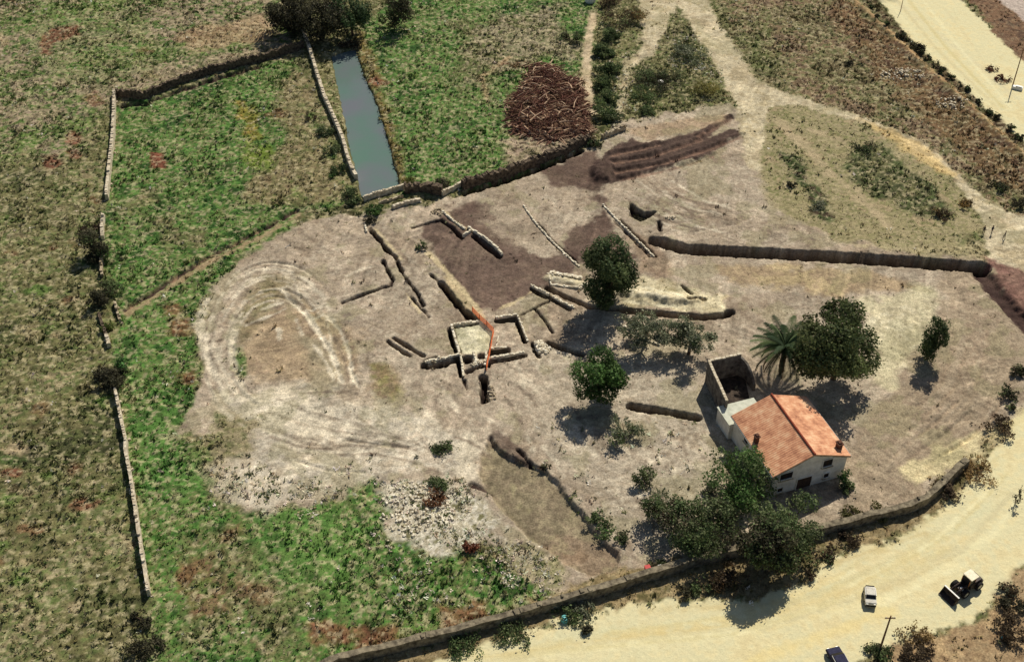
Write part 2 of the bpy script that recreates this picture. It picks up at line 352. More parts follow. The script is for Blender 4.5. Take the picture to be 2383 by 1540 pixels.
paint(ZL('mud', [(100, 640), (250, 470), (400, 380), (520, 340), (640, 380), (800, 370), (960, 310), (1200, 260), (1500, 90), (1530, 130), (1300, 330), (1540, 240), (1680, 280), (1500, 370), (1300, 510), (1000, 600), (760, 660), (500, 750), (280, 790), (130, 810), (70, 720)]), DARKS, .35, .5, 3, alpha=.95)
MUDR = [[(300, 560), (700, 500), (1000, 400), (1220, 320)], [(350, 650), (750, 590), (1000, 510), (1300, 420), (1640, 280)], [(300, 480), (600, 420), (800, 370)], [(400, 730), (800, 640), (1100, 565), (1330, 490)], [(1180, 300), (1400, 180), (1520, 100)]]
for q in MUDR: stroke(ZL('mud', [(x, y + 38) for x, y in q]), .5, [(140, 112, 94), (128, 100, 84)], .25, .25, 2, alpha=.7)
paint([(1450, 300), (1680, 262), (1700, 285), (1500, 330)], [(150, 126, 100), (164, 140, 112)], .8, .8, 3, alpha=.7)
paint([(1030, 640), (1060, 655), (1130, 740), (1110, 750), (1060, 700)], [(190, 170, 132), (178, 158, 122)], .3, .3, 3, alpha=.8)
paint(ZL('ruin', [(660, 615), (900, 580), (1050, 700), (1010, 850), (740, 880)]), [(196, 190, 158), (206, 198, 168), (186, 178, 146)], .3, .3, 3, alpha=.95)
PITF = ZL('pit', [(330, 120), (420, 240), (560, 330), (700, 370), (850, 430), (960, 540), (1060, 670), (1160, 790), (1250, 900), (1330, 1010), (1440, 1130), (1530, 1210), (1560, 1290), (1480, 1400), (1300, 1440), (1050, 1330), (900, 1210), (740, 1120), (560, 930), (420, 800), (330, 670), (220, 480), (240, 300)])
paint(PITF, [(134, 122, 96), (142, 130, 104), (130, 116, 94), (138, 126, 100)], .4, .4, 5, alpha=.95)
paint(ZL('pit', [(900, 1080), (1150, 1040), (1400, 1130), (1540, 1230), (1540, 1340), (1450, 1420), (1280, 1420), (1050, 1310), (880, 1190)]), [(142, 122, 100), (152, 132, 110), (134, 112, 90)], .8, .8, 3, alpha=.85)
paint(ZL('pit', [(310, 110), (400, 80), (520, 130), (640, 280), (700, 370), (560, 335), (430, 240)]), DAMP, .4, .5, 2, alpha=.7)
paint(ZL('pit', [(40, 60), (160, 80), (250, 230), (220, 500), (100, 560), (0, 500), (0, 200)]), LT, .8, 1.0, 3, alpha=.7)
stroke(ZL('pit', [(0, 130), (120, 170), (250, 240), (330, 290)]), .5, DK, .3, .2, 2, alpha=.8)
# east of the house
paint([(1500, 640), (1690, 690), (1690, 730), (1450, 705), (1450, 650)], [(190, 176, 140), (206, 194, 160), (180, 164, 128)], .6, .7, 3, alpha=.9, streak=(0.0, 4))
paint([(1640, 610), (1990, 630), (2150, 670), (1980, 690), (1700, 660)], [(168, 146, 112), (150, 128, 100), (176, 156, 116)], 1, 1.4, 5, alpha=.8)
paint([(1990, 700), (2190, 660), (2170, 740), (2080, 900), (1990, 870), (2040, 800)], [(206, 196, 160), (192, 180, 146), (214, 204, 172)], 1, 1.6, 4, alpha=.85)
paint([(2200, 640), (2300, 620), (2420, 760), (2390, 900), (2290, 1000), (2120, 1180), (1990, 1190), (1960, 1060), (2030, 940), (2150, 860)], PINK, 1, 1.4, 5, streak=(math.radians(60), 5), alpha=.9)
paint([(2100, 1090), (2260, 1010), (2330, 1000), (2260, 1080), (2130, 1130)], [(196, 182, 140), (208, 194, 150), (184, 166, 126)], .8, 1.2, 3, alpha=.8)
paint([(2290, 600), (2420, 640), (2420, 790), (2340, 700)], [(122, 88, 78), (110, 80, 70), (136, 104, 90)], .6, .8, 3, alpha=.9)
paint([(1990, 570), (2290, 605), (2300, 560), (2200, 570)], [(176, 164, 128), (160, 146, 110)], .8, .9, 3, alpha=.7)
stroke([(300, 727), (390, 672), (488, 610), (606, 552), (700, 498)], 1.1, [(150, 128, 98), (164, 142, 112)], .4, .5, 3, veg=.1, alpha=.85)
paint(ZL('b', [(1290, 455), (1480, 460), (1560, 540), (1660, 560), (1700, 750), (1740, 930), (1600, 960), (1420, 1000), (1200, 930), (1130, 800), (1170, 660), (1260, 560)]), [(84, 60, 50), (100, 72, 58)], .4, .6, 2, veg=.1, alpha=.9)  # ground under the branch pile painted dark to carry its shade
# ---------- tracks
paint([(1500, -80), (1650, -80), (1650, 10), (1690, 80), (1765, 190), (1860, 225), (2000, 268), (2150, 330), (2300, 470), (2420, 520), (2420, 640), (2300, 600), (2290, 520),
       (2220, 410), (2060, 300), (1860, 245), (1790, 250), (1765, 400), (1735, 380), (1710, 240), (1650, 130), (1570, 0)], TRACK, .5, .6, 6, veg=.02, kl=2)
paint([(1480, -80), (1620, -60), (1560, 40), (1520, 130), (1470, 160), (1445, 290), (1430, 290), (1450, 150), (1500, 110)], TRACK, .6, .8, 5, veg=.1, kl=2)
paint([(2000, 275), (2130, 325), (2240, 420), (2180, 400), (2060, 320)], [(206, 178, 122), (196, 170, 120)], .8, .8, 3, alpha=.8)
stroke(ZL('b', [(1740, 100), (1710, 250), (1690, 500), (1725, 780)]), 2.0, [(184, 164, 132), (196, 178, 148)], .4, .4, 4, veg=0, kl=2)
# ---------- sandy roads
ROAD_S = [(990, 1545), (1250, 1462), (1400, 1420), (1500, 1402), (1760, 1400), (1880, 1360), (1910, 1312), (2130, 1232), (2230, 1150), (2290, 1070), (2345, 1000), (2400, 940), (2640, 700), (2900, 900),
          (2600, 1200), (2400, 1300), (2330, 1380), (2260, 1445), (2120, 1480), (2050, 1512), (1990, 1545), (1800, 1700), (600, 1700)]
paint(ROAD_S, SAND, .35, .8, 6, veg=0, kl=3, streak=(math.radians(18), 6))
ROAD_N = [(2030, -20), (1900, -160), (2080, -160), (2230, -5), (2310, 70), (2390, 150), (2600, 330), (2640, 560), (2400, 345), (2290, 250), (2130, 105)]
paint(ROAD_N, SAND, .3, .5, 6, veg=0, kl=3, streak=(math.radians(-50), 6))
paint([(2240, -20), (2100, -160), (2220, -160), (2340, 0), (2420, 60), (2600, 220), (2600, 330), (2390, 150), (2310, 70)], [(108, 84, 66), (128, 100, 76), (92, 72, 58)], .5, .8, 4, veg=.3, kl=0)
paint([(2310, -10), (2200, -160), (2500, -160), (2600, 230), (2390, 55)], [(176, 160, 148), (186, 172, 158)], .4, .4, 5, veg=0, kl=4)
paint([(2060, 1515), (2130, 1482), (2270, 1448), (2340, 1380), (2410, 1300), (2600, 1200), (2700, 1700), (1900, 1700)], [(150, 126, 96), (164, 140, 106), (136, 112, 84), (178, 152, 114)], .6, 1.0, 3, veg=.25, kl=0)
for pts, w, pal, al in [([(1300, 1480), (1700, 1440), (2050, 1330), (2300, 1180)], 1.2, [(206, 204, 166)], .5), ([(1250, 1520), (1700, 1480), (2100, 1380), (2330, 1230)], 1.0, [(232, 222, 176)], .5),
                        ([(1900, 1320), (2050, 1275), (2150, 1240)], .6, [(190, 166, 112)], .6), ([(1500, 1420), (1700, 1410), (1850, 1400)], .8, [(196, 176, 126)], .5), ([(1750, 1540), (1930, 1470), (2080, 1420)], 1.5, [(226, 204, 140)], .5),
                        ([(2080, 0), (2250, 130), (2390, 250)], 1.0, [(206, 196, 160)], .5), ([(2330, 1010), (2383, 960)], 2.0, [(214, 200, 150)], .5)]:
    stroke(pts, w, pal, .6, .5, 3, alpha=al)
for k in range(30):
    f = rp.uniform(.1, .9); sh = rp.uniform(-60, 60)
    pts = [(1050 + 150 * f + sh, 1540 - 15 * f), (1400 + 80 * f + sh, 1500 - 60 * f + 20), (1750 + sh, 1490 - 70 * f), (2000 + sh, 1420 - 110 * f), (2200 + sh, 1330 - 140 * f), (2340 + sh * .5, 1190 - 150 * f)]
    a = rp.randint(0, 3); stroke(pts[a:a + 3], rp.uniform(.25, .6), rp.choice([[(206, 192, 142)], [(236, 228, 184)], [(198, 186, 146)], [(212, 190, 132)]]), .3, .3, 3, alpha=rp.uniform(.25, .6))
for k in range(10):
    f = rp.random(); pts = [(2050 + 170 * f, 0), (2140 + 160 * f, 110), (2300 + 90 * f, 250)]
    stroke(pts, rp.uniform(.3, .7), rp.choice([[(206, 192, 142)], [(236, 228, 184)], [(200, 188, 150)]]), .3, .3, 3, alpha=rp.uniform(.3, .6))

DRY = np.zeros_like(X)
for q, a in [([(885, 1120), (1000, 1110), (1080, 1140), (1190, 1260), (1280, 1330), (1180, 1350), (1060, 1290), (930, 1250), (890, 1190)], .8), ([(1180, 1250), (1290, 1300), (1330, 1370), (1230, 1390)], .6),
             ([(500, 1080), (640, 1100), (860, 1110), (830, 1160), (640, 1200), (520, 1160)], .5), ([(900, 1290), (1000, 1300), (1040, 1400), (960, 1420)], .35), ([(1540, 60), (1620, 70), (1680, 200), (1560, 150)], .4), ([(1440, 110), (1470, 110), (1450, 300), (1430, 300)], .5), ([(1470, 1000), (1640, 1000), (1640, 1180), (1500, 1100)], .12), ([(1250, 990), (1330, 1000), (1470, 1240), (1400, 1230)], .2)]:
    W = [at(*p) for p in q]; sl = box_of(W, 4)
    DRY[sl] = np.maximum(DRY[sl], a * (1 - sstep(-1, 1, poly_sd(W, X[sl], Y[sl]) + (fbm(X[sl], Y[sl], 4, 3, 88, 2) - .5) * 5)))
stroke([(2022, -5), (2124, 104), (2284, 250), (2395, 350)], 1.8, [(70, 54, 42), (92, 72, 54), (84, 80, 50)], .5, .8, 2, veg=1, kl=0, alpha=.9)
# ---------- scraping marks and mottling over the cleared soil
bare = (1 - VEG) * ((KL == 1) | (KL == 2))
ang = (fbm(X, Y, 45, 2, 70) - .5) * 5.0
for kk, (sc, st, am) in enumerate([(.55, 9, .30), (1.3, 6, .22)]):
    best = 0
    for q in range(3):
        a = math.radians((20, 75, 140)[q])
        u = X * math.cos(a) + Y * math.sin(a); v = -X * math.sin(a) + Y * math.cos(a)
        w = sstep(.45, .75, fbm(X, Y, 14, 2, 75 + q, 2.2))
        best = best + w * (fbm(u / st, v + 1.5 * fbm(X, Y, 12, 2, 79), sc, 3, 71 + 3 * kk + q, 2.2) - .5)
    C *= (1 + bare * am * best)[..., None]
C *= (1 + bare * .34 * (fbm(X, Y, 2.2, 4, 83, 2.0) - .5))[..., None]
gr = sstep(.62, .8, fbm(X, Y, 5, 4, 84, 2.2)) * bare * .35 * (C.mean(-1) > .2)
C = C * (1 - gr[..., None]) + alb((132, 128, 92)) * gr[..., None]
dots = sstep(.60, .80, fbm(X, Y, 1.5, 3, 86, 2.2)) * VEG * .24          # darker rank growth
C *= (1 - dots)[..., None]
flecks = sstep(.68, .88, fbm(X, Y, .6, 2, 85, 2.2)) * (.5 * VEG)
C = C * (1 - flecks[..., None]) + alb((190, 176, 140)) * flecks[..., None]
# ---------- relief
small = (fbm(X, Y, 0.75, 2, 90, 1.8) - .5)
Zt += VEG * (small * 0.34 + (fbm(X, Y, 2.6, 3, 91, 1.6) - .5) * 0.22) + (1 - VEG) * ((fbm(X, Y, 0.9, 3, 92, 1.6) - .5) * 0.12 + (fbm(X, Y, 3.5, 3, 93) - .5) * .10)
Zt += np.where(KL == 3, (0 - Zt) * .75, 0)
NEAR = (np.abs(X) < 150) & (Y > 60) & (Y < 320)
Zt *= NEAR
TR = [(40, 31, 27), (54, 42, 36)]  # near-black trench soil: shade of the cuts put into the colour
# pond basin
for q, w in [([(590, 360), (700, 470), (800, 580), (870, 660), (940, 760)], 1.0), ([(700, 70), (780, 140), (850, 190)], .7), ([(1100, 740), (1250, 670), (1340, 600)], .5), ([(440, 640), (540, 770)], .4), ([(220, 190), (330, 310), (410, 400)], .5)]: stroke(ZL('e', q), w, [(206, 188, 150), (190, 172, 134)], .25, .25, 2, alpha=.85)
for q, w in [([(1960, 590), (2120, 600), (2330, 660)], .8), ([(1960, 650), (2150, 670), (2370, 700)], .8), ([(1950, 690), (2150, 715), (2370, 735)], .6)]: stroke(ZL('e', q), w, [(222, 212, 180)], .3, .3, 2, alpha=.8)
for q in [[(355, 375), (385, 430)], [(460, 565), (520, 640), (560, 720)], [(610, 500), (650, 540), (700, 600)], [(330, 580), (345, 540), (320, 480)]]: dig(ZL('e', q), .5, .45, .14, .12, TR)
POND = [(772, 128), (800, 118), (828, 112), (833, 135), (848, 176), (875, 236), (905, 336), (922, 396), (930, 436), (848, 466), (838, 440), (815, 340), (790, 220)]
dig(POND, 1.6, None, .35, .2, DARKS)
# northern scarp trench, eastern bank, slots beside the ruins
dig([(1530, 562), (1600, 580), (1760, 588), (1980, 600), (2150, 612), (2285, 622)], 3.2, 3.1, .15, .2, TR)
dig([(2290, 640), (2330, 690), (2400, 765)], 1.0, 3.0, .7, .3, DARKS)
dig([(1455, 722), (1560, 732), (1640, 738), (1690, 732), (1698, 726)], 1.9, 1.5, .15, .12, TR)
dig([(1450, 690), (1550, 680), (1640, 695), (1610, 705), (1500, 706)], -.45, None, .8, .4, None, None)
dig(ZL('e', [(1430, 605), (1560, 665), (1700, 725), (1830, 742), (1950, 750), (2040, 760)]), 1.2, .9, .12, .1, TR)
dig(ZL('e', [(1440, 530), (1650, 580), (1850, 620), (2100, 650), (2340, 700)]), -.55, 1.6, .6, .25, [(214, 202, 170), (200, 186, 152), (222, 212, 184)], None)
dig(ZL('f', [(50, 540), (110, 533), (165, 540)]), .9, .55, .15, .1, TR)
dig(ZL('f', [(0, 440), (70, 500)]), .5, .4, .15, .1, TR)
dig([(1468, 945), (1540, 955), (1622, 972)], 1.9, 1.5, .12, .12, TR)
dig(ZL('ruin', [(545, 195), (640, 310), (730, 420), (800, 490), (880, 550)]), 1.1, 1.1, .15, .12, TR)
dig(ZL('ruin', [(760, 450), (850, 480), (910, 550), (780, 550)]), .6, None, .2, .12, TR)
dig(ZL('ruin', [(45, 755), (150, 830), (255, 892)]), .8, .55, .12, .08, TR)
dig(ZL('ruin', [(105, 725), (230, 800), (330, 862), (385, 895)]), .9, .6, .12, .08, TR)
dig(ZL('ruin', [(640, 640), (675, 760), (715, 865)]), 1.1, .9, .12, .08, TR)
dig(ZL('ruin', [(690, 625), (900, 590)]), .45, .4, .1, .05, TR)
dig(ZL('ruin', [(1100, 560), (1250, 545)]), 1.0, 1.2, .15, .08, TR)
dig(ZL('ruin', [(1262, 530), (1310, 640), (1355, 760)]), .9, .65, .12, .08, TR)
dig(ZL('ruin', [(1045, 865), (1175, 845)]), 1.1, 1.3, .12, .06, TR)
dig(ZL('ruin', [(1030, 950), (1200, 925), (1350, 890)]), .9, .8, .12, .06, TR)
dig(ZL('ruin', [(400, 985), (490, 1000), (600, 965), (715, 930)]), 1.0, 1.3, .2, .25, TR)
dig(ZL('ruin', [(395, 940), (500, 905)]), .4, .4, .15, .1, TR)
dig(ZL('ruin', [(720, 960), (745, 1085)]), 1.0, .6, .12, .06, TR)
dig(ZL('ruin', [(770, 1120), (800, 1210)]), .4, .4, .15, .1, TR)
dig(ZL('ruin', [(775, 895), (850, 890), (845, 965), (785, 970)]), 1.5, None, .12, .06, TR)
dig(ZL('ruin', [(900, 880), (975, 868), (972, 918), (910, 925)]), 1.3, None, .12, .06, TR)
dig(ZL('ruin', [(800, 1045), (880, 1010), (985, 985)]), .9, .8, .15, .2, TR)
dig(ZL('ruin', [(955, 1090), (960, 1180), (975, 1320)]), 1.4, 1.0, .15, .2, TR)
dig(ZL('ruin', [(1575, 770), (1690, 815), (1800, 845), (1900, 880)]), 1.0, .9, .12, .1, TR)
dig(ZL('ruin', [(1425, 260), (1500, 310), (1570, 335)]), 1.0, .8, .12, .06, TR)
dig(ZL('ruin', [(1565, 245), (1700, 310), (1880, 395)]), 1.0, .75, .12, .06, TR)
dig(ZL('ruin', [(1605, 350), (1780, 455)]), .7, .55, .12, .06, TR)
dig(ZL('ruin', [(1310, 505), (1440, 440), (1580, 375)]), .4, .35, .1, .06, TR)
dig(ZL('ruin', [(1450, 445), (1540, 550), (1620, 670)]), .5, .35, .1, .06, TR)
dig(ZL('ruin', [(1425, 770), (1450, 850), (1490, 905)]), .8, .6, .12, .1, TR)
dig(ZL('e', [(490, 182), (600, 145), (690, 128)]), .6, .55, .12, .1, TR)
dig(ZL('e', [(690, 135), (760, 180), (830, 255)]), .9, .7, .12, .1, TR)
dig(ZL('e', [(910, 240), (1000, 320), (1090, 385)]), 1.0, .8, .12, .06, TR)
dig(ZL('e', [(190, 190), (250, 260), (310, 340), (370, 382)]), .8, .6, .15, .15, TR)
dig(ZL('e', [(380, 425), (410, 490), (460, 568)]), .7, .5, .15, .15, TR)
dig(ZL('e', [(280, 410), (310, 480)]), .6, .5, .15, .15, TR)
dig(ZL('e', [(0, 700), (150, 640), (330, 580)]), .7, .6, .12, .1, TR)
dig(ZL('e', [(470, 660), (600, 800)]), .35, .35, .12, .1, TR)
dig(ZL('e', [(1350, 150), (1440, 260), (1560, 370), (1630, 430)]), .45, .5, .15, .1, TR)
dig(ZL('e', [(1930, 130), (2050, 250), (2170, 380)]), .55, .45, .12, .08, TR)
dig(ZL('e', [(1880, 130), (2000, 250), (2130, 380)]), .35, .35, .12, .08, TR)
dig(ZL('e', [(1930, 1420), (2150, 1480)]), .1, .5, .2, .1, None, None)
dig([(290, 722), (380, 665), (480, 600), (600, 540), (690, 490)], .55, .8, .25, .2, DARKS + [(150, 124, 98)])
dig(ZL('b', [(840, 1345), (960, 1305), (1080, 1272), (1210, 1225), (1310, 1195), (1430, 1140), (1550, 1095), (1650, 1050)]), .9, 1.2, .25, .25, TR)
dig(ZL('a', [(850, 735), (1020, 715), (1210, 640), (1500, 545), (1800, 465)]), .8, 1.3, .4, .35, DARKS)
# wheel ruts pressed into the cleared ground
rq = random.Random(5)
for k in range(26):
    a0 = rq.uniform(math.radians(110), math.radians(290)); a1 = a0 + rq.uniform(.5, 1.4); rr = rq.uniform(.6, 1.1)
    dig(ZL('loop', [(500 + 330 * rr * math.cos(a0 + (a1 - a0) * q / 7), 690 + 400 * rr * math.sin(a0 + (a1 - a0) * q / 7)) for q in range(8)]), rq.choice([.16, .2, -.14]), .35, .2, .12, None, None, 50 + k)
for q in ([(545, 395), (600, 470), (660, 520), (720, 610), (790, 720), (830, 850)], [(760, 520), (830, 600), (870, 700), (880, 800), (920, 880)], [(860, 1140), (960, 1155), (1160, 1180)], [(600, 1240), (760, 1290), (940, 1300)]): dig(ZL('loop', q), .22, .4, .2, .1, None, None)
for k in range(14):
    f = rq.random(); t0_ = rq.uniform(0, .45); pts = []
    for q in range(8):
        t = (t0_ + .5 * q / 7) * 5; n0 = min(int(t), 4); u = t - n0
        pa = [A_[n0][c] * (1 - u) + A_[n0 + 1][c] * u for c in (0, 1)]; pb = [B_[n0][c] * (1 - u) + B_[n0 + 1][c] * u for c in (0, 1)]
        pts.append((pa[0] * (1 - f) + pb[0] * f, pa[1] * (1 - f) + pb[1] * f))
    dig(ZL('east', pts), rq.choice([.18, .22, -.14]), .45, .22, .15, None, None, 90 + k)
# southern pit
dig(PITF, .8, None, .25, .2, None)
dig(ZL('pit', [(600, 250), (660, 320), (720, 380)]), .4, .5, .2, .15, TR)
dig(ZL('pit', [(130, 570), (230, 615), (330, 660)]), .45, .6, .3, .2, DARKS)
# spoil banks
for q in MUDR: dig(ZL('mud', q), -.6, 1.1, .55, .3, None, None)
dig(ZL('mud', [(110, 640), (260, 560), (330, 640), (280, 760), (150, 760)]), -1.1, None, .9, .3, None, None)
dig(ZL('mud', [(480, 960), (540, 1010), (640, 1070), (745, 1075), (690, 1130), (600, 1170), (500, 1110)]), 1.5, None, .2, .2, TR)
dig(ZL('mud', [(790, 1170), (800, 1260)]), .8, .7, .2, .15, TR)
dig([(1400, 300), (1470, 290)], -.4, 1.2, .6, .3, None, None)
dig([(2080, 0), (1990, 0), (2120, 130), (2280, 275), (2390, 375)], -.5, 1.6, .9, .4, None, None)
for a, b, c, d in [(1060, 450, 1180, 440), (905, 1150, 1060, 1230)]:
    pass

def gz(x, y):
    i = min(max(np.searchsorted(gx, x) - 1, 0), NX - 2); j = min(max(np.searchsorted(gy, y) - 1, 0), NY - 2)
    fx = (x - gx[i]) / (gx[i + 1] - gx[i]); fy = (y - gy[j]) / (gy[j + 1] - gy[j])
    return float((Zt[j, i] * (1 - fx) + Zt[j, i + 1] * fx) * (1 - fy) + (Zt[j + 1, i] * (1 - fx) + Zt[j + 1, i + 1] * fx) * fy)

def gidx(x, y):
    return np.clip(np.searchsorted(gy, y), 0, NY - 1), np.clip(np.searchsorted(gx, x), 0, NX - 1)

# ------------------------------------------------------------------ materials
def new_mat(name):
    m = bpy.data.materials.new(name); m.use_nodes = True
    nt = m.node_tree
    return m, nt, nt.nodes['Principled BSDF']

def ground_mat():
    m, nt, b = new_mat('ground_surface')
    N, L = nt.nodes, nt.links
    a = N.new('ShaderNodeAttribute'); a.attribute_name = 'tone'
    tc = N.new('ShaderNodeNewGeometry')
    n1 = N.new('ShaderNodeTexNoise'); n1.inputs['Scale'].default_value = 1.5; n1.inputs['Detail'].default_value = 6; n1.inputs['Roughness'].default_value = .7
    n2 = N.new('ShaderNodeTexNoise'); n2.inputs['Scale'].default_value = 4.2; n2.inputs['Detail'].default_value = 3
    L.new(tc.outputs['Position'], n1.inputs['Vector']); L.new(tc.outputs['Position'], n2.inputs['Vector'])
    r1 = N.new('ShaderNodeMapRange'); r1.inputs[1].default_value = .3; r1.inputs[2].default_value = .7; r1.inputs[3].default_value = .66; r1.inputs[4].default_value = 1.34
    r2 = N.new('ShaderNodeMapRange'); r2.inputs[1].default_value = .3; r2.inputs[2].default_value = .7; r2.inputs[3].default_value = .7; r2.inputs[4].default_value = 1.3
    L.new(n1.outputs['Fac'], r1.inputs[0]); L.new(n2.outputs['Fac'], r2.inputs[0])
    mu = N.new('ShaderNodeMath'); mu.operation = 'MULTIPLY'
    L.new(r1.outputs[0], mu.inputs[0]); L.new(r2.outputs[0], mu.inputs[1])
    mm = N.new('ShaderNodeMix'); mm.inputs['A'].default_value = 1.0
    L.new(a.outputs['Alpha'], mm.inputs['Factor']); L.new(mu.outputs[0], mm.inputs['B'])
    vm = N.new('ShaderNodeVectorMath'); vm.operation = 'SCALE'
    L.new(a.outputs['Color'], vm.inputs[0]); L.new(mm.outputs[0], vm.inputs['Scale'])
    L.new(vm.outputs[0], b.inputs['Base Color'])
    b.inputs['Roughness'].default_value = .95
    b.inputs['Specular IOR Level'].default_value = .1
    bp = N.new('ShaderNodeBump'); bp.inputs['Strength'].default_value = .7; bp.inputs['Distance'].default_value = .16
    L.new(n1.outputs['Fac'], bp.inputs['Height']); L.new(bp.outputs[0], b.inputs['Normal'])
    return m

def attr_mat(name, rough=.85, transl=0.0, spec=.15, noise=None):
    m, nt, b = new_mat(name)
    N, L = nt.nodes, nt.links
    a = N.new('ShaderNodeAttribute'); a.attribute_name = 'tone'
    L.new(a.outputs['Color'], b.inputs['Base Color'])
    b.inputs['Roughness'].default_value = rough; b.inputs['Specular IOR Level'].default_value = spec
    if transl:
        t = N.new('ShaderNodeBsdfTranslucent'); L.new(a.outputs['Color'], t.inputs['Color'])
        mx = N.new('ShaderNodeMixShader'); mx.inputs[0].default_value = transl
        L.new(b.outputs[0], mx.inputs[1]); L.new(t.outputs[0], mx.inputs[2])
        L.new(mx.outputs[0], N['Material Output'].inputs['Surface'])
    return m

def noise_mat(name, c1, c2, scale=2.0, rough=.85, bump=.0, detail=5, spec=.2, lo=.35, hi=.65, metal=0, c3=None, low_shade=False):
    m, nt, b = new_mat(name)
    N, L = nt.nodes, nt.links
    g = N.new('ShaderNodeTexCoord')
    n = N.new('ShaderNodeTexNoise'); n.inputs['Scale'].default_value = scale; n.inputs['Detail'].default_value = detail; n.inputs['Roughness'].default_value = .65
    L.new(g.outputs['Object'], n.inputs['Vector'])
    r = N.new('ShaderNodeValToRGB')
    e = r.color_ramp.elements
    e[0].position = lo; e[0].color = (*alb(c1), 1); e[1].position = hi; e[1].color = (*alb(c2), 1)
    if c3 is not None:
        x = e.new((lo + hi) / 2); x.color = (*alb(c3), 1)
    L.new(n.outputs['Fac'], r.inputs[0]); L.new(r.outputs[0], b.inputs['Base Color'])
    b.inputs['Roughness'].default_value = rough; b.inputs['Specular IOR Level'].default_value = spec; b.inputs['Metallic'].default_value = metal
    if low_shade:                                       # masonry darkens below ground level: the trench shade is put into its colour
        sx = N.new('ShaderNodeSeparateXYZ'); L.new(g.outputs['Object'], sx.inputs[0])
        mr = N.new('ShaderNodeMapRange'); mr.inputs[1].default_value = -.12; mr.inputs[2].default_value = .06; mr.inputs[3].default_value = .14; mr.inputs[4].default_value = 1.0
        L.new(sx.outputs['Z'], mr.inputs[0])
        vs_ = N.new('ShaderNodeVectorMath'); vs_.operation = 'SCALE'
        L.new(r.outputs[0], vs_.inputs[0]); L.new(mr.outputs[0], vs_.inputs['Scale']); L.new(vs_.outputs[0], b.inputs['Base Color'])
    if bump:
        bp = N.new('ShaderNodeBump'); bp.inputs['Strength'].default_value = bump; bp.inputs['Distance'].default_value = .08
        L.new(n.outputs['Fac'], bp.inputs['Height']); L.new(bp.outputs[0], b.inputs['Normal'])
    return m

M_GROUND = ground_mat()
M_LEAF = attr_mat('leaf', .75, .34, .2)
M_GRASS = attr_mat('grass_blade', .85, .2, .1)
M_BARK = noise_mat('bark', (74, 60, 48), (120, 100, 82), 6, .9, .6)
M_TWIG = noise_mat('dry_twig', (84, 56, 46), (138, 98, 80), 1.2, .9, .3)
M_TWIGP = noise_mat('pale_twig', (168, 132, 104), (214, 186, 154), 1.2, .9, .3)
M_SHADEFLOOR = noise_mat('shade_dark_floor', (44, 38, 34), (84, 72, 62), 1.5, .95, .8)  # near-black colour that paints in the shade inside the enclosure
M_DARKGREY = noise_mat('shade_dark_grey_stone', (66, 60, 56), (134, 126, 116), 1.2, .92, .6)  # enclosure walls: shade on their faces is put into this dark tone
M_STONE = noise_mat('pale_stone', (168, 152, 126), (226, 214, 190), 1.8, .9, .8, c3=(200, 186, 160))
M_STONE2 = noise_mat('weathered_stone', (110, 96, 76), (204, 190, 164), 1.3, .92, .8, c3=(168, 152, 124))
M_RUIN = noise_mat('ruin_masonry', (186, 172, 146), (240, 232, 212), 2.0, .92, .8, c3=(220, 208, 182), low_shade=True)
M_GREYWALL = noise_mat('mossy_concrete', (74, 66, 54), (150, 138, 114), 1.4, .92, .6)
M_DARKWALL = noise_mat('overgrown_stone', (52, 42, 36), (124, 108, 88), 1.8, .92, .8)
M_PLASTER = noise_mat('pale_plaster', (206, 200, 186), (240, 234, 222), .9, .9, .2, c3=(226, 220, 206))
M_PALE = noise_mat('pale_screed', (176, 178, 160), (208, 208, 190), 1.2, .9, .2)
M_TILE = noise_mat('terracotta_tile', (150, 98, 76), (238, 198, 158), .7, .9, .25, 12, c3=(212, 154, 118), lo=.28, hi=.7, spec=.1)
M_RIDGE = noise_mat('ridge_tile', (120, 58, 44), (164, 86, 60), 3, .85)
M_BRICK = noise_mat('chimney_brick', (70, 50, 42), (118, 80, 62), 5, .9)
M_GLASS = noise_mat('dark_pane', (22, 22, 24), (34, 34, 36), 3, .3, spec=.3)
M_WOOD = noise_mat('dark_wood', (58, 44, 36), (84, 66, 52), 4, .8)
M_POLE = noise_mat('pole_wood', (104, 78, 58), (140, 108, 82), 5, .85)
M_NET = noise_mat('orange_net', (232, 106, 44), (240, 132, 66), 4, .6)
M_WHITE = noise_mat('white_paint', (222, 218, 208), (240, 236, 228), 2, .5, spec=.4)
M_DUSTY = noise_mat('dusty_white_paint', (196, 188, 170), (226, 220, 206), 2.5, .7, spec=.15)
M_CREAM = noise_mat('cream_paint', (196, 182, 146), (232, 220, 186), 2, .5, spec=.4)
M_BLACKM = noise_mat('dark_machine', (40, 32, 28), (76, 58, 48), 2.5, .6, spec=.3)
M_ORANGE = noise_mat('rusty_orange', (176, 104, 50), (206, 130, 70), 3, .6)
M_TYRE = noise_mat('tyre_rubber', (28, 26, 26), (46, 42, 40), 6, .9)
M_RED = noise_mat('red_plastic', (176, 40, 36), (200, 58, 50), 3, .5)
M_CYAN = noise_mat('turquoise_plastic', (96, 190, 190), (130, 210, 208), 3, .5)
M_NAVY = noise_mat('dark_blue_paint', (44, 44, 62), (58, 58, 80), 3, .8, spec=.1)
M_SKIN = noise_mat('skin', (176, 130, 104), (196, 150, 122), 9, .6)
M_CLOTH1 = noise_mat('dark_cloth', (44, 40, 44), (60, 54, 58), 9, .9)
M_CLOTH2 = noise_mat('navy_cloth', (42, 46, 66), (60, 62, 84), 9, .9)
M_CLOTH3 = noise_mat('grey_cloth', (96, 88, 84), (120, 112, 106), 9, .9)
M_HAIR = noise_mat('dark_hair', (36, 28, 24), (52, 42, 36), 12, .8)
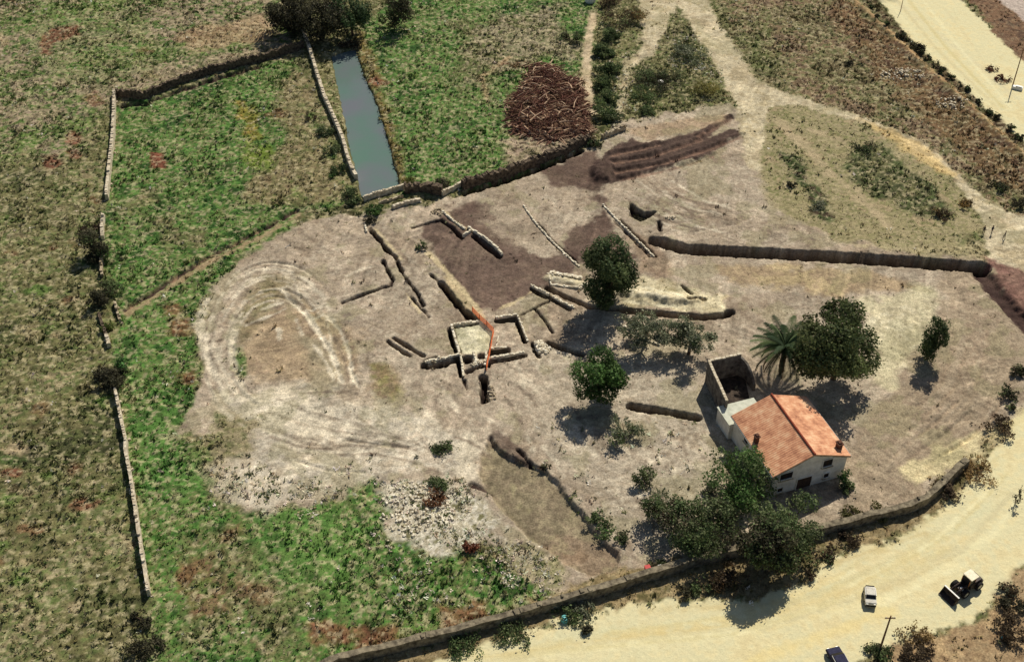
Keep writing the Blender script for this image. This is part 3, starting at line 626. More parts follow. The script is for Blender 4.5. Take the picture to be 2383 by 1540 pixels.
M_STEEL = noise_mat('galvanised_steel', (150, 150, 146), (186, 186, 180), 4, .45, metal=.6)

# ------------------------------------------------------------------ mesh helpers
def link(name, me, mat=None, parent=None):
    o = bpy.data.objects.new(name, me)
    COL.objects.link(o)
    if mat is not None and me is not None and len(me.materials) == 0: me.materials.append(mat)
    if parent is not None: o.parent = parent
    return o

def tag(o, label, cat=None, group=None, kind=None):
    if label: o['label'] = label
    if cat: o['category'] = cat
    if group: o['group'] = group
    if kind: o['kind'] = kind
    return o

def empty(name, loc, label, cat, group=None, rz=0.0):
    o = bpy.data.objects.new(name, None)
    o.empty_display_size = .3
    COL.objects.link(o)
    o.location = loc; o.rotation_euler = (0, 0, rz)
    return tag(o, label, cat, group)

def np_mesh(name, V, F, tone=None, smooth=False):
    """V (n,3), F (m,k) arrays"""
    V = np.asarray(V, np.float32); F = np.asarray(F, np.int32)
    me = bpy.data.meshes.new(name)
    k = F.shape[1]
    me.vertices.add(len(V)); me.vertices.foreach_set('co', V.ravel())
    me.loops.add(F.size); me.loops.foreach_set('vertex_index', F.ravel())
    me.polygons.add(len(F)); me.polygons.foreach_set('loop_start', np.arange(0, F.size, k, dtype=np.int32))
    if smooth: me.polygons.foreach_set('use_smooth', np.ones(len(F), bool))
    me.update(calc_edges=True)
    if tone is not None:
        a = me.color_attributes.new('tone', 'FLOAT_COLOR', 'POINT')
        tone = np.asarray(tone); c = np.ones((len(V), 4), np.float32); c[:, :tone.shape[1]] = tone
        a.data.foreach_set('color', c.ravel())
    return me

class MB:
    def __init__(s): s.v, s.f = [], []
    def add(s, vs, fs):
        n = len(s.v); s.v += [tuple(v) for v in vs]; s.f += [tuple(i + n for i in f) for f in fs]; return s
    def box(s, c, d, rz=0.0, taper=1.0, rx=0.0):
        R = Matrix.Rotation(rz, 3, 'Z') @ Matrix.Rotation(rx, 3, 'X')
        vs = []
        for z in (-1, 1):
            k = taper if z > 0 else 1.0
            for x, y in ((-1, -1), (1, -1), (1, 1), (-1, 1)):
                vs.append(Vector(c) + R @ Vector((x * d[0] / 2 * k, y * d[1] / 2 * k, z * d[2] / 2)))
        return s.add(vs, [(3, 2, 1, 0), (4, 5, 6, 7), (0, 1, 5, 4), (1, 2, 6, 5), (2, 3, 7, 6), (3, 0, 4, 7)])
    def tube(s, pts, rad, n=8, cap=True):
        pts = [Vector(p) for p in pts]
        if not isinstance(rad, (list, tuple)): rad = [rad] * len(pts)
        vs, fs = [], []
        for i, p in enumerate(pts):
            d = (pts[min(i + 1, len(pts) - 1)] - pts[max(i - 1, 0)])
            d = d.normalized() if d.length > 1e-9 else Vector((0, 0, 1))
            a = d.cross(Vector((0, 0, 1)))
            if a.length < .05: a = d.cross(Vector((1, 0, 0)))
            a.normalize(); b = d.cross(a)
            for k in range(n):
                t = 2 * math.pi * k / n
                vs.append(p + (a * math.cos(t) + b * math.sin(t)) * rad[i])
        for i in range(len(pts) - 1):
            for k in range(n):
                k2 = (k + 1) % n
                fs.append((i * n + k, (i + 1) * n + k, (i + 1) * n + k2, i * n + k2))
        if cap:
            fs.append(tuple(range(n))); fs.append(tuple((len(pts) - 1) * n + k for k in range(n - 1, -1, -1)))
        return s.add(vs, fs)
    def prism(s, prof, y0, y1):
        """profile in xz extruded along y"""
        n = len(prof)
        vs = [(x, y0, z) for x, z in prof] + [(x, y1, z) for x, z in prof]
        fs = [tuple(range(n - 1, -1, -1)), tuple(range(n, 2 * n))]
        for i in range(n):
            j = (i + 1) % n
            fs.append((i, j, n + j, n + i))
        return s.add(vs, fs)
    def build(s, name, mat, parent=None, bevel=0.0, smooth=False):
        me = bpy.data.meshes.new(name)
        me.from_pydata([tuple(v) for v in s.v], [], s.f); me.update()
        import bmesh
        bm = bmesh.new(); bm.from_mesh(me)
        bmesh.ops.recalc_face_normals(bm, faces=bm.faces)
        if bevel:
            bmesh.ops.bevel(bm, geom=list(bm.edges), offset=bevel, segments=2, affect='EDGES', profile=.6)
        bm.to_mesh(me); bm.free()
        if smooth:
            for p in me.polygons: p.use_smooth = True
        return link(name, me, mat, parent)

# ------------------------------------------------------------------ ground objects
def build_ground():
    idx = np.arange(NX * NY).reshape(NY, NX)
    F = np.stack([idx[:-1, :-1], idx[:-1, 1:], idx[1:, 1:], idx[1:, :-1]], -1).reshape(-1, 4)
    k = KL[:-1, :-1].reshape(-1)
    V = np.stack([X, Y, Zt], -1).reshape(-1, 3)
    T = np.concatenate([C, np.where(KL == 3, .2, 1.0)[..., None]], -1).reshape(-1, 4)
    for kl, name in enumerate(['meadow', 'bare_soil', 'dirt_track', 'sandy_road', 'paved_road']):
        f = F[k == kl]
        if len(f) == 0: continue
        u, inv = np.unique(f, return_inverse=True)
        me = np_mesh(name, V[u], inv.reshape(-1, 4), T[u], True)
        o = link(name, me, M_GROUND)
        o['kind'] = 'structure'
build_ground()

# pond water
def pond():
    W = [at(*p) for p in POND]
    c = sum(W, Vector()) / len(W)
    vs = [(p + (p - c).normalized() * .5) for p in W]
    me = bpy.data.meshes.new('water')
    me.from_pydata([(p.x, p.y, -.55) for p in vs], [], [tuple(range(len(vs)))]); me.update()
    m, nt, b = new_mat('pond_water')
    N, L = nt.nodes, nt.links
    g = N.new('ShaderNodeNewGeometry')
    n = N.new('ShaderNodeTexNoise'); n.inputs['Scale'].default_value = .09; n.inputs['Detail'].default_value = 6
    L.new(g.outputs['Position'], n.inputs['Vector'])
    r = N.new('ShaderNodeValToRGB'); e = r.color_ramp.elements
    e[0].position = .35; e[0].color = (*alb((92, 119, 106)), 1); e[1].position = .65; e[1].color = (*alb((107, 111, 115)), 1)
    L.new(n.outputs['Fac'], r.inputs[0]); L.new(r.outputs[0], b.inputs['Base Color'])
    b.inputs['Roughness'].default_value = .12; b.inputs['IOR'].default_value = 1.33
    n2 = N.new('ShaderNodeTexNoise'); n2.inputs['Scale'].default_value = 1.5
    L.new(g.outputs['Position'], n2.inputs['Vector'])
    bp = N.new('ShaderNodeBump'); bp.inputs['Strength'].default_value = .15; bp.inputs['Distance'].default_value = .05
    L.new(n2.outputs['Fac'], bp.inputs['Height']); L.new(bp.outputs[0], b.inputs['Normal'])
    o = link('water', me, m); o['kind'] = 'structure'
pond()

# ------------------------------------------------------------------ grass and weeds (uncountable)
def tufts(name, n, seed, box, accept, rad, hgt, blades, label, cat, tint, straw=.16, fixed=None):
    rng = np.random.RandomState(seed)
    px = rng.uniform(box[0], box[1], n); py = rng.uniform(box[2], box[3], n)
    # keep what the photo could show, with a margin
    keep = np.abs(px) < (py * CP + CAM_H * SP) * 0.48
    j, i = gidx(px, py)
    keep &= rng.rand(n) < accept(px, py, j, i)
    px, py, j, i = px[keep], py[keep], j[keep], i[keep]
    n = len(px)
    g = Zt[j, i]; base = C[j, i]
    R = rng.uniform(rad[0], rad[1], n); Hh = rng.uniform(hgt[0], hgt[1], n) * (0.6 + 0.8 * fbm(px, py, 4, 3, seed + 5))
    strawy = (rng.rand(n) < straw)[:, None]
    base = np.where(strawy, base * .45 + alb((196, 184, 144)) * .55, base)
    if fixed is not None: base = np.array([alb(c) for c in fixed])[rng.randint(0, len(fixed), n)]
    tn = base * rng.uniform(.66, 1.4, n)[:, None] * (1 + (rng.rand(n, 3) - .5) * .16) * np.array(tint)
    V = np.zeros((n, blades, 3, 3), np.float32); T = np.zeros((n, blades, 3, 3), np.float32)
    for b in range(blades):
        a = rng.uniform(0, 2 * math.pi, n); l = R * rng.uniform(.5, 1.1, n); w = R * rng.uniform(.3, .55, n)
        dx, dy = np.cos(a), np.sin(a)
        ox, oy = px + rng.normal(0, 1, n) * R * .4, py + rng.normal(0, 1, n) * R * .4
        V[:, b, 0] = np.stack([ox - dy * w, oy + dx * w, g - .04], -1)
        V[:, b, 1] = np.stack([ox + dy * w, oy - dx * w, g - .04], -1)
        V[:, b, 2] = np.stack([ox + dx * l, oy + dy * l, g + Hh * rng.uniform(.6, 1.1, n)], -1)
        T[:, b] = tn[:, None, :] * rng.uniform(.85, 1.15, n)[:, None, None]
    V = V.reshape(-1, 3); F = np.arange(len(V)).reshape(-1, 3)
    o = link(name, np_mesh(name, V, F, T.reshape(-1, 3)), M_GRASS)
    tag(o, label, cat, None, 'stuff')
def acc_grass(px, py, j, i): return VEG[j, i] * (0.35 + .65 * fbm(px, py, 3, 3, 61, 2))
def acc_weed(px, py, j, i): return VEG[j, i] * sstep(.52, .75, fbm(px, py, 5, 4, 62, 2.2)) * .9 + .03 * VEG[j, i]
tufts('grass', 230000, 5, (-135, 135, 82, 290), acc_grass, (.14, .32), (.08, .26), 4, 'short mixed grass covering the fields around the dig', 'grass', (1.0, 1.02, .95))
tufts('weeds', 60000, 6, (-135, 135, 82, 290), acc_weed, (.25, .5), (.2, .55), 6, 'coarse weeds standing in clumps over the fields', 'weeds', (.9, .95, .86), .05)

def acc_dry(px, py, j, i): return np.maximum(DRY[j, i] * (.3 + .7 * sstep(.3, .6, fbm(px, py, 2.2, 3, 64, 2))), (.035 * VEG[j, i]) * sstep(.55, .8, fbm(px, py, 4, 3, 65, 2.2)))
tufts('dry_weeds', 260000, 7, (-135, 135, 82, 290), acc_dry, (.2, .45), (.12, .4), 6, 'dry whitish weeds in patches, thickest beside the lower pit', 'weeds', (1, 1, 1), 0, [(214, 206, 184), (196, 186, 160), (230, 224, 206), (160, 152, 120), (104, 112, 70)])

# ------------------------------------------------------------------ walls
def wall(pts, h, t, name, mat, label, cat, group=None, jit=.12, step=.6, seed=1, zb=0.0, stones=0, parent=None, w_world=None, cope=.7):
    rng = random.Random(seed)
    W = w_world or [at(*p) for p in pts]
    W = [Vector((p[0], p[1], 0)) for p in W]
    P = []
    for a, b in zip(W[:-1], W[1:]):
        n = max(1, int((b - a).length / step))
        for k in range(n): P.append(a.lerp(b, k / n))
    P.append(W[-1])
    mb = MB(); vs = []; fs = []
    o0 = P[0].copy()
    for i, p in enumerate(P):
        d = (P[min(i + 1, len(P) - 1)] - P[max(i - 1, 0)]).normalized()
        nrm = Vector((-d.y, d.x, 0))
        g = max(gz(p.x, p.y), gz((p + nrm * t * .6).x, (p + nrm * t * .6).y), gz((p - nrm * t * .6).x, (p - nrm * t * .6).y)) if zb is not None else 0
        base = min(gz(p.x, p.y), -0.0) - 1.6
        hh = h + rng.uniform(-1, 1) * jit * h
        if callable(getattr(h, '__call__', None)): hh = h
        wl, wr = t / 2 * rng.uniform(.86, 1.1), t / 2 * rng.uniform(.86, 1.1)
        top = max(g, -.1) * .4 + hh
        for q, z in ((p - nrm * wl * 1.05, base), (p - nrm * wl * 1.04, top * .5), (p - nrm * wl * rng.uniform(.85, 1), top + rng.uniform(-.04, .04)), (p + nrm * wr * rng.uniform(.85, 1), top + rng.uniform(-.04, .04)), (p + nrm * wr * 1.04, top * .5), (p + nrm * wr * 1.05, base)):
            vs.append((q.x, q.y, z))
    n = 6
    for i in range(len(P) - 1):
        for k in range(n - 1):
            fs.append((i * n + k, (i + 1) * n + k, (i + 1) * n + k + 1, i * n + k + 1))
    fs.append(tuple(range(n))); fs.append(tuple((len(P) - 1) * n + k for k in range(n - 1, -1, -1)))
    mb.add(vs, fs)
    for i in range(len(P) - 1):                       # coping stones bedded into the top
        if rng.random() > cope: continue
        p = P[i].lerp(P[i + 1], rng.random()); d = (P[i + 1] - P[i]).normalized()
        s = rng.uniform(.3, .6); z = vs[i * 6 + 2][2]
        mb.box((p.x + rng.uniform(-.1, .1) * t, p.y + rng.uniform(-.1, .1) * t, z + .02), (s, t * rng.uniform(.6, 1.05), rng.uniform(.14, .3)), math.atan2(d.y, d.x) + rng.uniform(-.15, .15), .88, rng.uniform(-.1, .1))
    for k in range(stones):
        p = rng.choice(P); q = p + Vector((rng.uniform(-1, 1), rng.uniform(-1, 1), 0)) * t * .9
        s = rng.uniform(.15, .38)
        mb.box((q.x, q.y, gz(q.x, q.y) + (h if (q - p).length < t * .45 else 0) + s * .25), (s * 1.3, s, s * .8), rng.uniform(0, 3), .75, rng.uniform(-.4, .4))
    o = mb.build(name, mat, parent)
    if parent is None: tag(o, label, cat, group)
    return o

W_ = 'low boundary walls of the estate'
# west boundary, five standing lengths
wall(ZL('a', [(797, 655), (795, 800), (790, 950), (768, 1150), (750, 1340), (746, 1390)]), 1.3, .6, 'boundary_wall', M_STONE, 'long pale stone wall running down from the northwest corner of the inner field', 'wall', W_, .12, .7, 11, stones=30)
wall(ZL('d', [(722, -20), (712, 60), (716, 122)]), 1.1, .6, 'boundary_wall', M_STONE, 'short pale wall stump just above the tallest dark bush on the west line', 'wall', W_, .25, .5, 12, stones=8)
wall(ZL('d', [(708, 325), (712, 385)]), .8, .45, 'boundary_wall', M_STONE2, 'tiny weathered wall stump just below the tallest bush on the west line', 'wall', W_, .3, .5, 13)
wall(ZL('d', [(800, 565), (812, 620), (838, 700)]), .7, .45, 'boundary_wall', M_STONE2, 'crumbled low wall stump where the diagonal field ditch meets the west line', 'wall', W_, .35, .5, 14, stones=10)
wall(ZL('d', [(745, 815), (762, 875)]), 1.0, .6, 'boundary_wall', M_STONE, 'short bright wall stump right above the bush with a vivid green shoot', 'wall', W_, .25, .5, 15, stones=6)
wall(ZL('d', [(808, 1195), (830, 1300), (856, 1430), (880, 1540)]) + ZL('g', [(880, 100), (925, 340), (970, 650), (1010, 900), (1040, 1085)]), 1.3, .48, 'boundary_wall', M_STONE, 'longest pale narrow stone wall at lower left between brown field and bright grass', 'wall', W_, .12, .7, 16, stones=50)
wall(ZL('d', [(690, 650), (715, 730), (740, 800)]), .8, .5, 'boundary_wall', M_DARKWALL, 'dark low wall length beside the yellow-green bush on the west line', 'wall', W_, .25, .5, 28, stones=10)
wall(ZL('d', [(715, 200), (705, 320)]), .9, .5, 'boundary_wall', M_STONE2, 'weathered wall length half hidden behind the tallest bush on the west line', 'wall', W_, .2, .5, 29, stones=6)
# north boundary of the inner field
wall(ZL('a', [(815, 668), (1000, 690), (1200, 600), (1500, 500), (1800, 430), (2060, 350), (2110, 330)]), 1.7, .7, 'boundary_wall', M_DARKWALL, 'dark overgrown wall closing the inner field along its northern side', 'wall', W_, .22, .6, 17, stones=50)
# reservoir
wall(ZL('a', [(2092, 178), (2140, 320), (2200, 520), (2250, 680), (2330, 860)]) + ZL('b', [(0, 980), (50, 1160), (95, 1250)]), 1.2, .7, 'reservoir_wall', M_STONE, 'white topped wall along the western side of the pond', 'wall', None, .1, .6, 18)
wall(ZL('b', [(145, 1400), (290, 1350), (425, 1312)]), 1.1, .5, 'reservoir_wall', M_STONE, 'white straight wall closing the lower end of the pond', 'wall', None, .06, .6, 19)
wall(ZL('b', [(250, 1418), (420, 1368)]), .45, .35, 'step_wall', M_STONE2, 'thin low kerb right in front of the lower pond wall', 'wall', None, .1, .5, 20)
wall(ZL('b', [(345, 1450), (430, 1420), (540, 1400)]), .7, .6, 'ruin_wall', M_STONE, 'pale broken wall block between lower pond wall and excavation', 'wall', None, .15, .5, 21, stones=6)
# northern dry stone wall of the dig
wall(ZL('b', [(430, 1335), (560, 1325), (690, 1350)]), 1.6, 1.2, 'rubble_wall', M_DARKWALL, 'dark rubble wall next to the pond corner, overgrown with weeds', 'wall', None, .3, .5, 22, stones=40)
wall(ZL('b', [(690, 1362), (760, 1325), (825, 1292)]), 1.0, .5, 'rubble_wall', M_STONE, 'bright short wall face set into the northern rubble wall', 'wall', None, .12, .5, 23)
wall(ZL('b', [(830, 1310), (960, 1270), (1080, 1240), (1200, 1195), (1300, 1160)]), 1.6, 1.2, 'rubble_wall', M_DARKWALL, 'middle length of the northern rubble wall below the green thicket', 'wall', None, .3, .5, 24, stones=60)
wall(ZL('b', [(1300, 1160), (1420, 1105), (1540, 1060), (1640, 1015), (1710, 985)]), 1.5, 1.3, 'rubble_wall', M_DARKWALL, 'bouldery length of the northern rubble wall below the pile of branches', 'wall', None, .3, .45, 25, stones=120)
wall(ZL('b', [(1800, 965), (1880, 930), (1960, 900)]), .9, .7, 'rubble_wall', M_STONE2, 'short rubble wall end beside the heap of dark soil', 'wall', None, .3, .45, 26, stones=30)
# southern boundary wall along the road
wall([(560, 1640), (790, 1543), (905, 1516), (1040, 1483), (1180, 1445), (1330, 1400), (1470, 1358), (1620, 1312), (1760, 1278), (1900, 1243), (2010, 1215), (2110, 1190), (2150, 1172), (2190, 1135), (2225, 1100), (2245, 1085)],
     1.6, 1.0, 'boundary_wall', M_GREYWALL, 'long dark mossy wall along the sandy road at the bottom', 'wall', W_, .05, 1.1, 27, stones=60, cope=.12)

R_ = 'excavated wall remains'
def ruin(s, pts, h, t, label, seed, stones=6, mat=None):
    wall(ZL(s, pts), h, t * .82, 'ruin_wall', mat or M_RUIN, label, 'ruin wall', R_, .18, .4, seed, stones=stones)
ruin('ruin', [(650, 605), (780, 588), (915, 570)], .25, .55, 'top wall of the pale floored room in the ruins', 31)
ruin('ruin', [(655, 615), (690, 740), (733, 880)], .28, .5, 'left wall of the pale floored room in the ruins', 32)
ruin('ruin', [(1078, 538), (1170, 525), (1258, 512)], .35, .5, 'bright wall at the top of the unpaved right-hand room in the ruins', 33)
ruin('ruin', [(1285, 520), (1335, 640), (1380, 755)], .2, .4, 'right-hand wall of the unpaved room in the ruins', 34)
ruin('ruin', [(1030, 920), (1180, 900), (1300, 872), (1350, 868)], .35, .55, 'bright narrow wall right of the orange netting at the ruins’ lower side', 35)
ruin('ruin', [(1035, 832), (1180, 815)], .25, .4, 'short wall above the dark rectangular pit right of the netting', 36)
ruin('ruin', [(400, 955), (560, 925), (720, 885)], .25, .55, 'ragged wall running left from the lower corner of the pale room', 37, 26)
ruin('ruin', [(737, 890), (755, 980), (768, 1090)], .3, .45, 'wall stub running down between the two dark pits at the lower ruins', 38)
ruin('ruin', [(860, 880), (890, 930), (880, 985)], .3, .5, 'stub between the small square pits below the pale room', 39, 20)
ruin('ruin', [(980, 870), (985, 930), (970, 985)], .3, .45, 'stub just left of the netting at the lower ruins', 40, 12)
ruin('ruin', [(1590, 118), (1720, 142), (1900, 168)], .5, .9, 'thick white wall left of the tall dark tree', 41, 12)
ruin('ruin', [(1595, 215), (1740, 235), (1900, 255)], .2, .4, 'thin low wall beneath the thick white wall', 42, 8)
ruin('ruin', [(1415, 232), (1500, 275), (1585, 320)], .4, .45, 'bright slanting wall end beside the brown damp floor', 43)
ruin('ruin', [(1620, 335), (1720, 390), (1830, 440)], .25, .5, 'slanting wall disappearing under the tall dark tree’s shadow', 44)
ruin('ruin', [(1100, 700), (1080, 820)], .08, .3, 'faint wall line just right of the orange netting', 45, 0)
ruin('e', [(690, 70), (760, 130), (850, 195)], .25, .45, 'worn wall line above the brown floor at the upper ruins', 46)
ruin('e', [(835, 245), (885, 212)], .5, .5, 'short bright cross wall at the upper ruins', 47, 3)
ruin('e', [(870, 185), (980, 255), (1060, 320), (1108, 372)], .45, .5, 'long bright wall standing in the brown damp floor', 48, 8)
ruin('e', [(1255, 30), (1330, 140), (1430, 255), (1550, 370), (1640, 455)], .18, .4, 'long curving low wall crossing the upper dig towards the tall dark tree', 49, 4)
ruin('e', [(1810, 30), (1900, 125), (2020, 245), (2160, 385)], .2, .35, 'straight low wall pair line near the start of the long dark trench', 50, 4)
ruin('e', [(155, 165), (165, 215)], .3, .4, 'small stone stump below the bushy pond corner', 51, 3)
ruin('e', [(1930, 855), (2010, 900), (2100, 960), (2200, 1000)], .2, .35, 'low wall running under the sparse grey olive trees', 52, 3)
ruin('e', [(1430, 505), (1445, 580)], .2, .35, 'short return at the left end of the thick white wall', 53, 3)

def heap(name, c, rx, ry, h, n, smin, smax, mat, label, cat, seed):
    rng = random.Random(seed)
    p = at(*c); mb = MB()
    for k in range(n):
        a = rng.uniform(0, 6.28); r = math.sqrt(rng.random())
        x, y = p.x + math.cos(a) * r * rx, p.y + math.sin(a) * r * ry
        s = rng.uniform(smin, smax)
        mb.box((x, y, gz(x, y) + h * (1 - r) * rng.random() + s * .25), (s * rng.uniform(1, 1.6), s, s * .75), rng.uniform(0, 3), rng.uniform(.55, .85), rng.uniform(-.5, .5))
    return tag(mb.build(name, mat), label, cat, None, 'stuff' if n >= 60 and ry > 2 or n == 120 or n in (16, 40, 44, 36, 50) else None)
heap('rubble_heap', Z('ruin', 1510, 815), 1.5, 1.7, .5, 120, .2, .55, M_RUIN, 'heap of pale stones at the right-hand end of the ruins', 'rubble', 61)
heap('rubble_heap', Z('ruin', 920, 975), 1.6, .9, .4, 50, .12, .4, M_RUIN, 'jumbled stones between the small pits left of the netting', 'rubble', 62)
heap('rubble_heap', Z('ruin', 480, 985), 1.8, .9, .3, 44, .12, .42, M_STONE2, 'dirty stones tumbled at the far left end of the lower ruins', 'rubble', 63)
heap('rubble_heap', Z('e', 655, 75), 1.4, 1.2, .4, 36, .12, .4, M_STONE2, 'stones piled at the top corner of the brown dig floor', 'rubble', 64)
heap('rubble_heap', Z('ruin', 1020, 1260), 1.0, 1.9, .4, 40, .12, .4, M_STONE2, 'earthy stones beside the narrow dark pit below the netting', 'rubble', 65)
heap('rubble_heap', Z('c', 1540, 520), 5.0, 2.6, .3, 90, .15, .5, M_STONE, 'scatter of white stones on the bank beside the upper sandy road', 'rubble', 66)
heap('rubble_heap', Z('c', 1880, 720), 4.2, 2.6, .3, 60, .15, .45, M_STONE, 'smaller scatter of white stones on the bank above the golden track', 'rubble', 67)
heap('rubble_heap', (970, 1185), 5.5, 5.0, .2, 220, .12, .42, M_RUIN, 'wide scatter of whitish stones in the weeds left of the lower pit', 'rubble', 68)
heap('rubble_heap', Z('e', 2280, 115), 1.2, .5, .3, 16, .15, .4, M_STONE, 'few bright stones beside the dark hollow at the upper right dig', 'rubble', 69)

# ------------------------------------------------------------------ orange netting
def netting():
    pts = ZL('ruin', [(850, 470), (920, 545), (990, 610), (1055, 675), (1042, 740), (1025, 835), (1005, 930), (985, 1040)])
    W = [at(*p) for p in pts]
    e = empty('barrier_netting', (W[0].x, W[0].y, 0), 'orange plastic barrier netting on stakes bending through the ruins', 'netting')
    o = Vector((W[0].x, W[0].y, 0))
    mb = MB()
    for a, b in zip(W[:-1], W[1:]):
        L = (b - a).length; d = (b - a) / L; n = max(2, int(L / .22))
        zr = lambda p: max(gz(p.x, p.y), -.25)
        for k in range(6):
            z = .12 + k * .19
            p0 = a - o + Vector((0, 0, zr(a) + z)); p1 = b - o + Vector((0, 0, zr(b) + z))
            mid = (p0 + p1) / 2 + Vector((0, 0, -.05))
            mb.tube([p0, mid, p1], .045 if k in (0, 5) else .032, 5)
        for k in range(n):
            q = a.lerp(b, (k + .5) / n); g = zr(q)
            mb.tube([q - o + Vector((0, 0, g + .10)), q - o + Vector((0, 0, g + 1.08))], .026, 4)
    mb.build('net', M_NET, e)
    for p in W:
        m = MB(); q = p - o
        g = max(gz(p.x, p.y), -.25)
        m.tube([q + Vector((0, 0, g - .5)), q + Vector((0, 0, g + 1.25))], .05, 6)
        m.build('stake', M_POLE, e)
netting()

# ------------------------------------------------------------------ foliage
def leaf_cloud(rng, blobs, n, size, pal, flat=.0, clump=.35, shell=.55, gapt=.36):
    B = np.array(blobs, float)
    wgt = B[:, 3] * B[:, 4] + B[:, 3] * B[:, 5]; wgt /= wgt.sum()
    bi = rng.choice(len(B), n, p=wgt)
    d = rng.normal(0, 1, (n, 3)); d /= np.linalg.norm(d, axis=1)[:, None]
    r = shell + (1 - shell) * rng.rand(n) ** .6
    r = r * (0.86 + .28 * rng.rand(n))
    P = B[bi, :3] + d * B[bi, 3:6] * r[:, None]
    P += rng.normal(0, .12, (n, 3)) * (rng.rand(n) < .25)[:, None] * 2.2
    gs = max(.8, B[:, 3].mean() * .55)
    gap = fbm(P[:, 0] + P[:, 2] * .6, P[:, 1] - P[:, 2] * .45, gs, 2, 900 + int(rng.randint(0, 40)), 1.9)
    kp = gap > gapt
    P, d, bi = P[kp], d[kp], bi[kp]; n = len(P)
    nr = d + rng.normal(0, .75, (n, 3)); nr[:, 2] += flat
    nr /= np.linalg.norm(nr, axis=1)[:, None]
    a = np.cross(nr, rng.normal(0, 1, (n, 3))); a /= np.linalg.norm(a, axis=1)[:, None]
    b = np.cross(nr, a)
    s = (rng.uniform(size[0], size[1], n) * rng.choice([.6, .8, 1.0, 1.3], n))[:, None]
    V = np.stack([P - a * s * .5, P - b * s * .34, P + a * s * .5, P + b * s * .34], 1).reshape(-1, 3)
    A = np.array([alb(c) for c in pal])
    ci = rng.randint(0, len(A), len(B))
    t = np.where((rng.rand(n) < .6)[:, None], A[ci[bi]], A[rng.randint(0, len(A), n)])
    bt = 1 + (rng.rand(len(B)) - .5) * clump * 2
    t = t * bt[bi][:, None] * rng.uniform(.75, 1.3, n)[:, None]
    return V, np.arange(4 * n).reshape(-1, 4), np.repeat(t, 4, 0)

def crown_blobs(rng, cz, rx, rz, nb, br, cone=0.0):
    out = []
    for k in range(nb):
        d = rng.normal(0, 1, 3); d /= np.linalg.norm(d)
        r = .45 + .4 * rng.rand() if k else 0
        x, y, z = d[0] * rx * r * 1.05, d[1] * rx * r * 1.05, d[2] * rz * r * 1.05
        f = 1.0
        if cone: f = 1 - cone * (z / rz * .5 + .5)
        s = br * rng.uniform(.7, 1.25) * (f * .6 + .4)
        out.append((x * f, y * f, cz + z, rx * s, rx * s, rz * s * .9))
    return out

def plant(name, label, cat, c, hc, rx, rz, pal, n, nb=14, br=.42, size=(.22, .42), group=None, trunk=True, cone=0.0, seed=0, clump=.3, part='crown', lean=(0, 0), ground_c=False, limbs=6, shell=.5, bark=None, tr=None):
    rng = np.random.RandomState(seed + 1000)
    p = at(c[0], c[1], hc)
    e = empty(name, (p.x, p.y, gz(p.x, p.y)), label, cat, group)
    bl = crown_blobs(rng, hc, rx, rz, nb, br, cone)
    bl = [(x + lean[0] * (z - hc), y + lean[1] * (z - hc), z, a, b, cc) for x, y, z, a, b, cc in bl]
    V, F, T = leaf_cloud(rng, bl, n, size, pal, clump=clump, shell=shell)
    V[:, 2] = np.maximum(V[:, 2], .03)
    link(part, np_mesh(part, V, F, T), M_LEAF, e)
    if trunk:
        r0 = tr or max(.12, rx * .055)
        mb = MB()
        k = Vector((rng.uniform(-.2, .2), rng.uniform(-.2, .2), hc - rz * .55))
        mb.tube([(0, 0, -.3), (k.x * .4, k.y * .4, k.z * .5), k, (lean[0] * 2, lean[1] * 2, hc + rz * .3)], [r0 * 1.25, r0, r0 * .8, r0 * .3], 8)
        for q in bl[1:limbs + 1]:
            t = Vector(q[:3]); m = k.lerp(t, .5) + Vector((0, 0, -.1 * rz))
            mb.tube([k * .9, m, t], [r0 * .55, r0 * .4, r0 * .12], 6)
        mb.build('trunk', bark or M_BARK, e, smooth=True)
    else:
        mb = MB()
        for q in bl[:limbs]:
            t = Vector(q[:3])
            mb.tube([(0, 0, -.2), (t.x * .4, t.y * .4, t.z * .6), t], [.07, .05, .02], 5)
        mb.build('stem', bark or M_BARK, e)
    return e

DKGREEN = [(74, 90, 56), (90, 104, 66), (62, 76, 48), (106, 116, 76)]
PINEG = [(90, 102, 62), (106, 116, 72), (78, 90, 56), (116, 122, 80), (98, 98, 68)]
BRIGHT = [(84, 114, 60), (98, 130, 70), (72, 96, 52), (116, 140, 82)]
GREYG = [(138, 142, 114), (118, 124, 98), (162, 162, 136), (104, 110, 84)]
MIDG = [(94, 110, 68), (108, 122, 78), (80, 96, 58), (120, 128, 90)]
BROWNF = [(84, 70, 54), (98, 84, 64), (70, 58, 46), (110, 96, 74)]
DARKF = [(70, 66, 50), (84, 82, 60), (60, 58, 44), (98, 94, 72)]

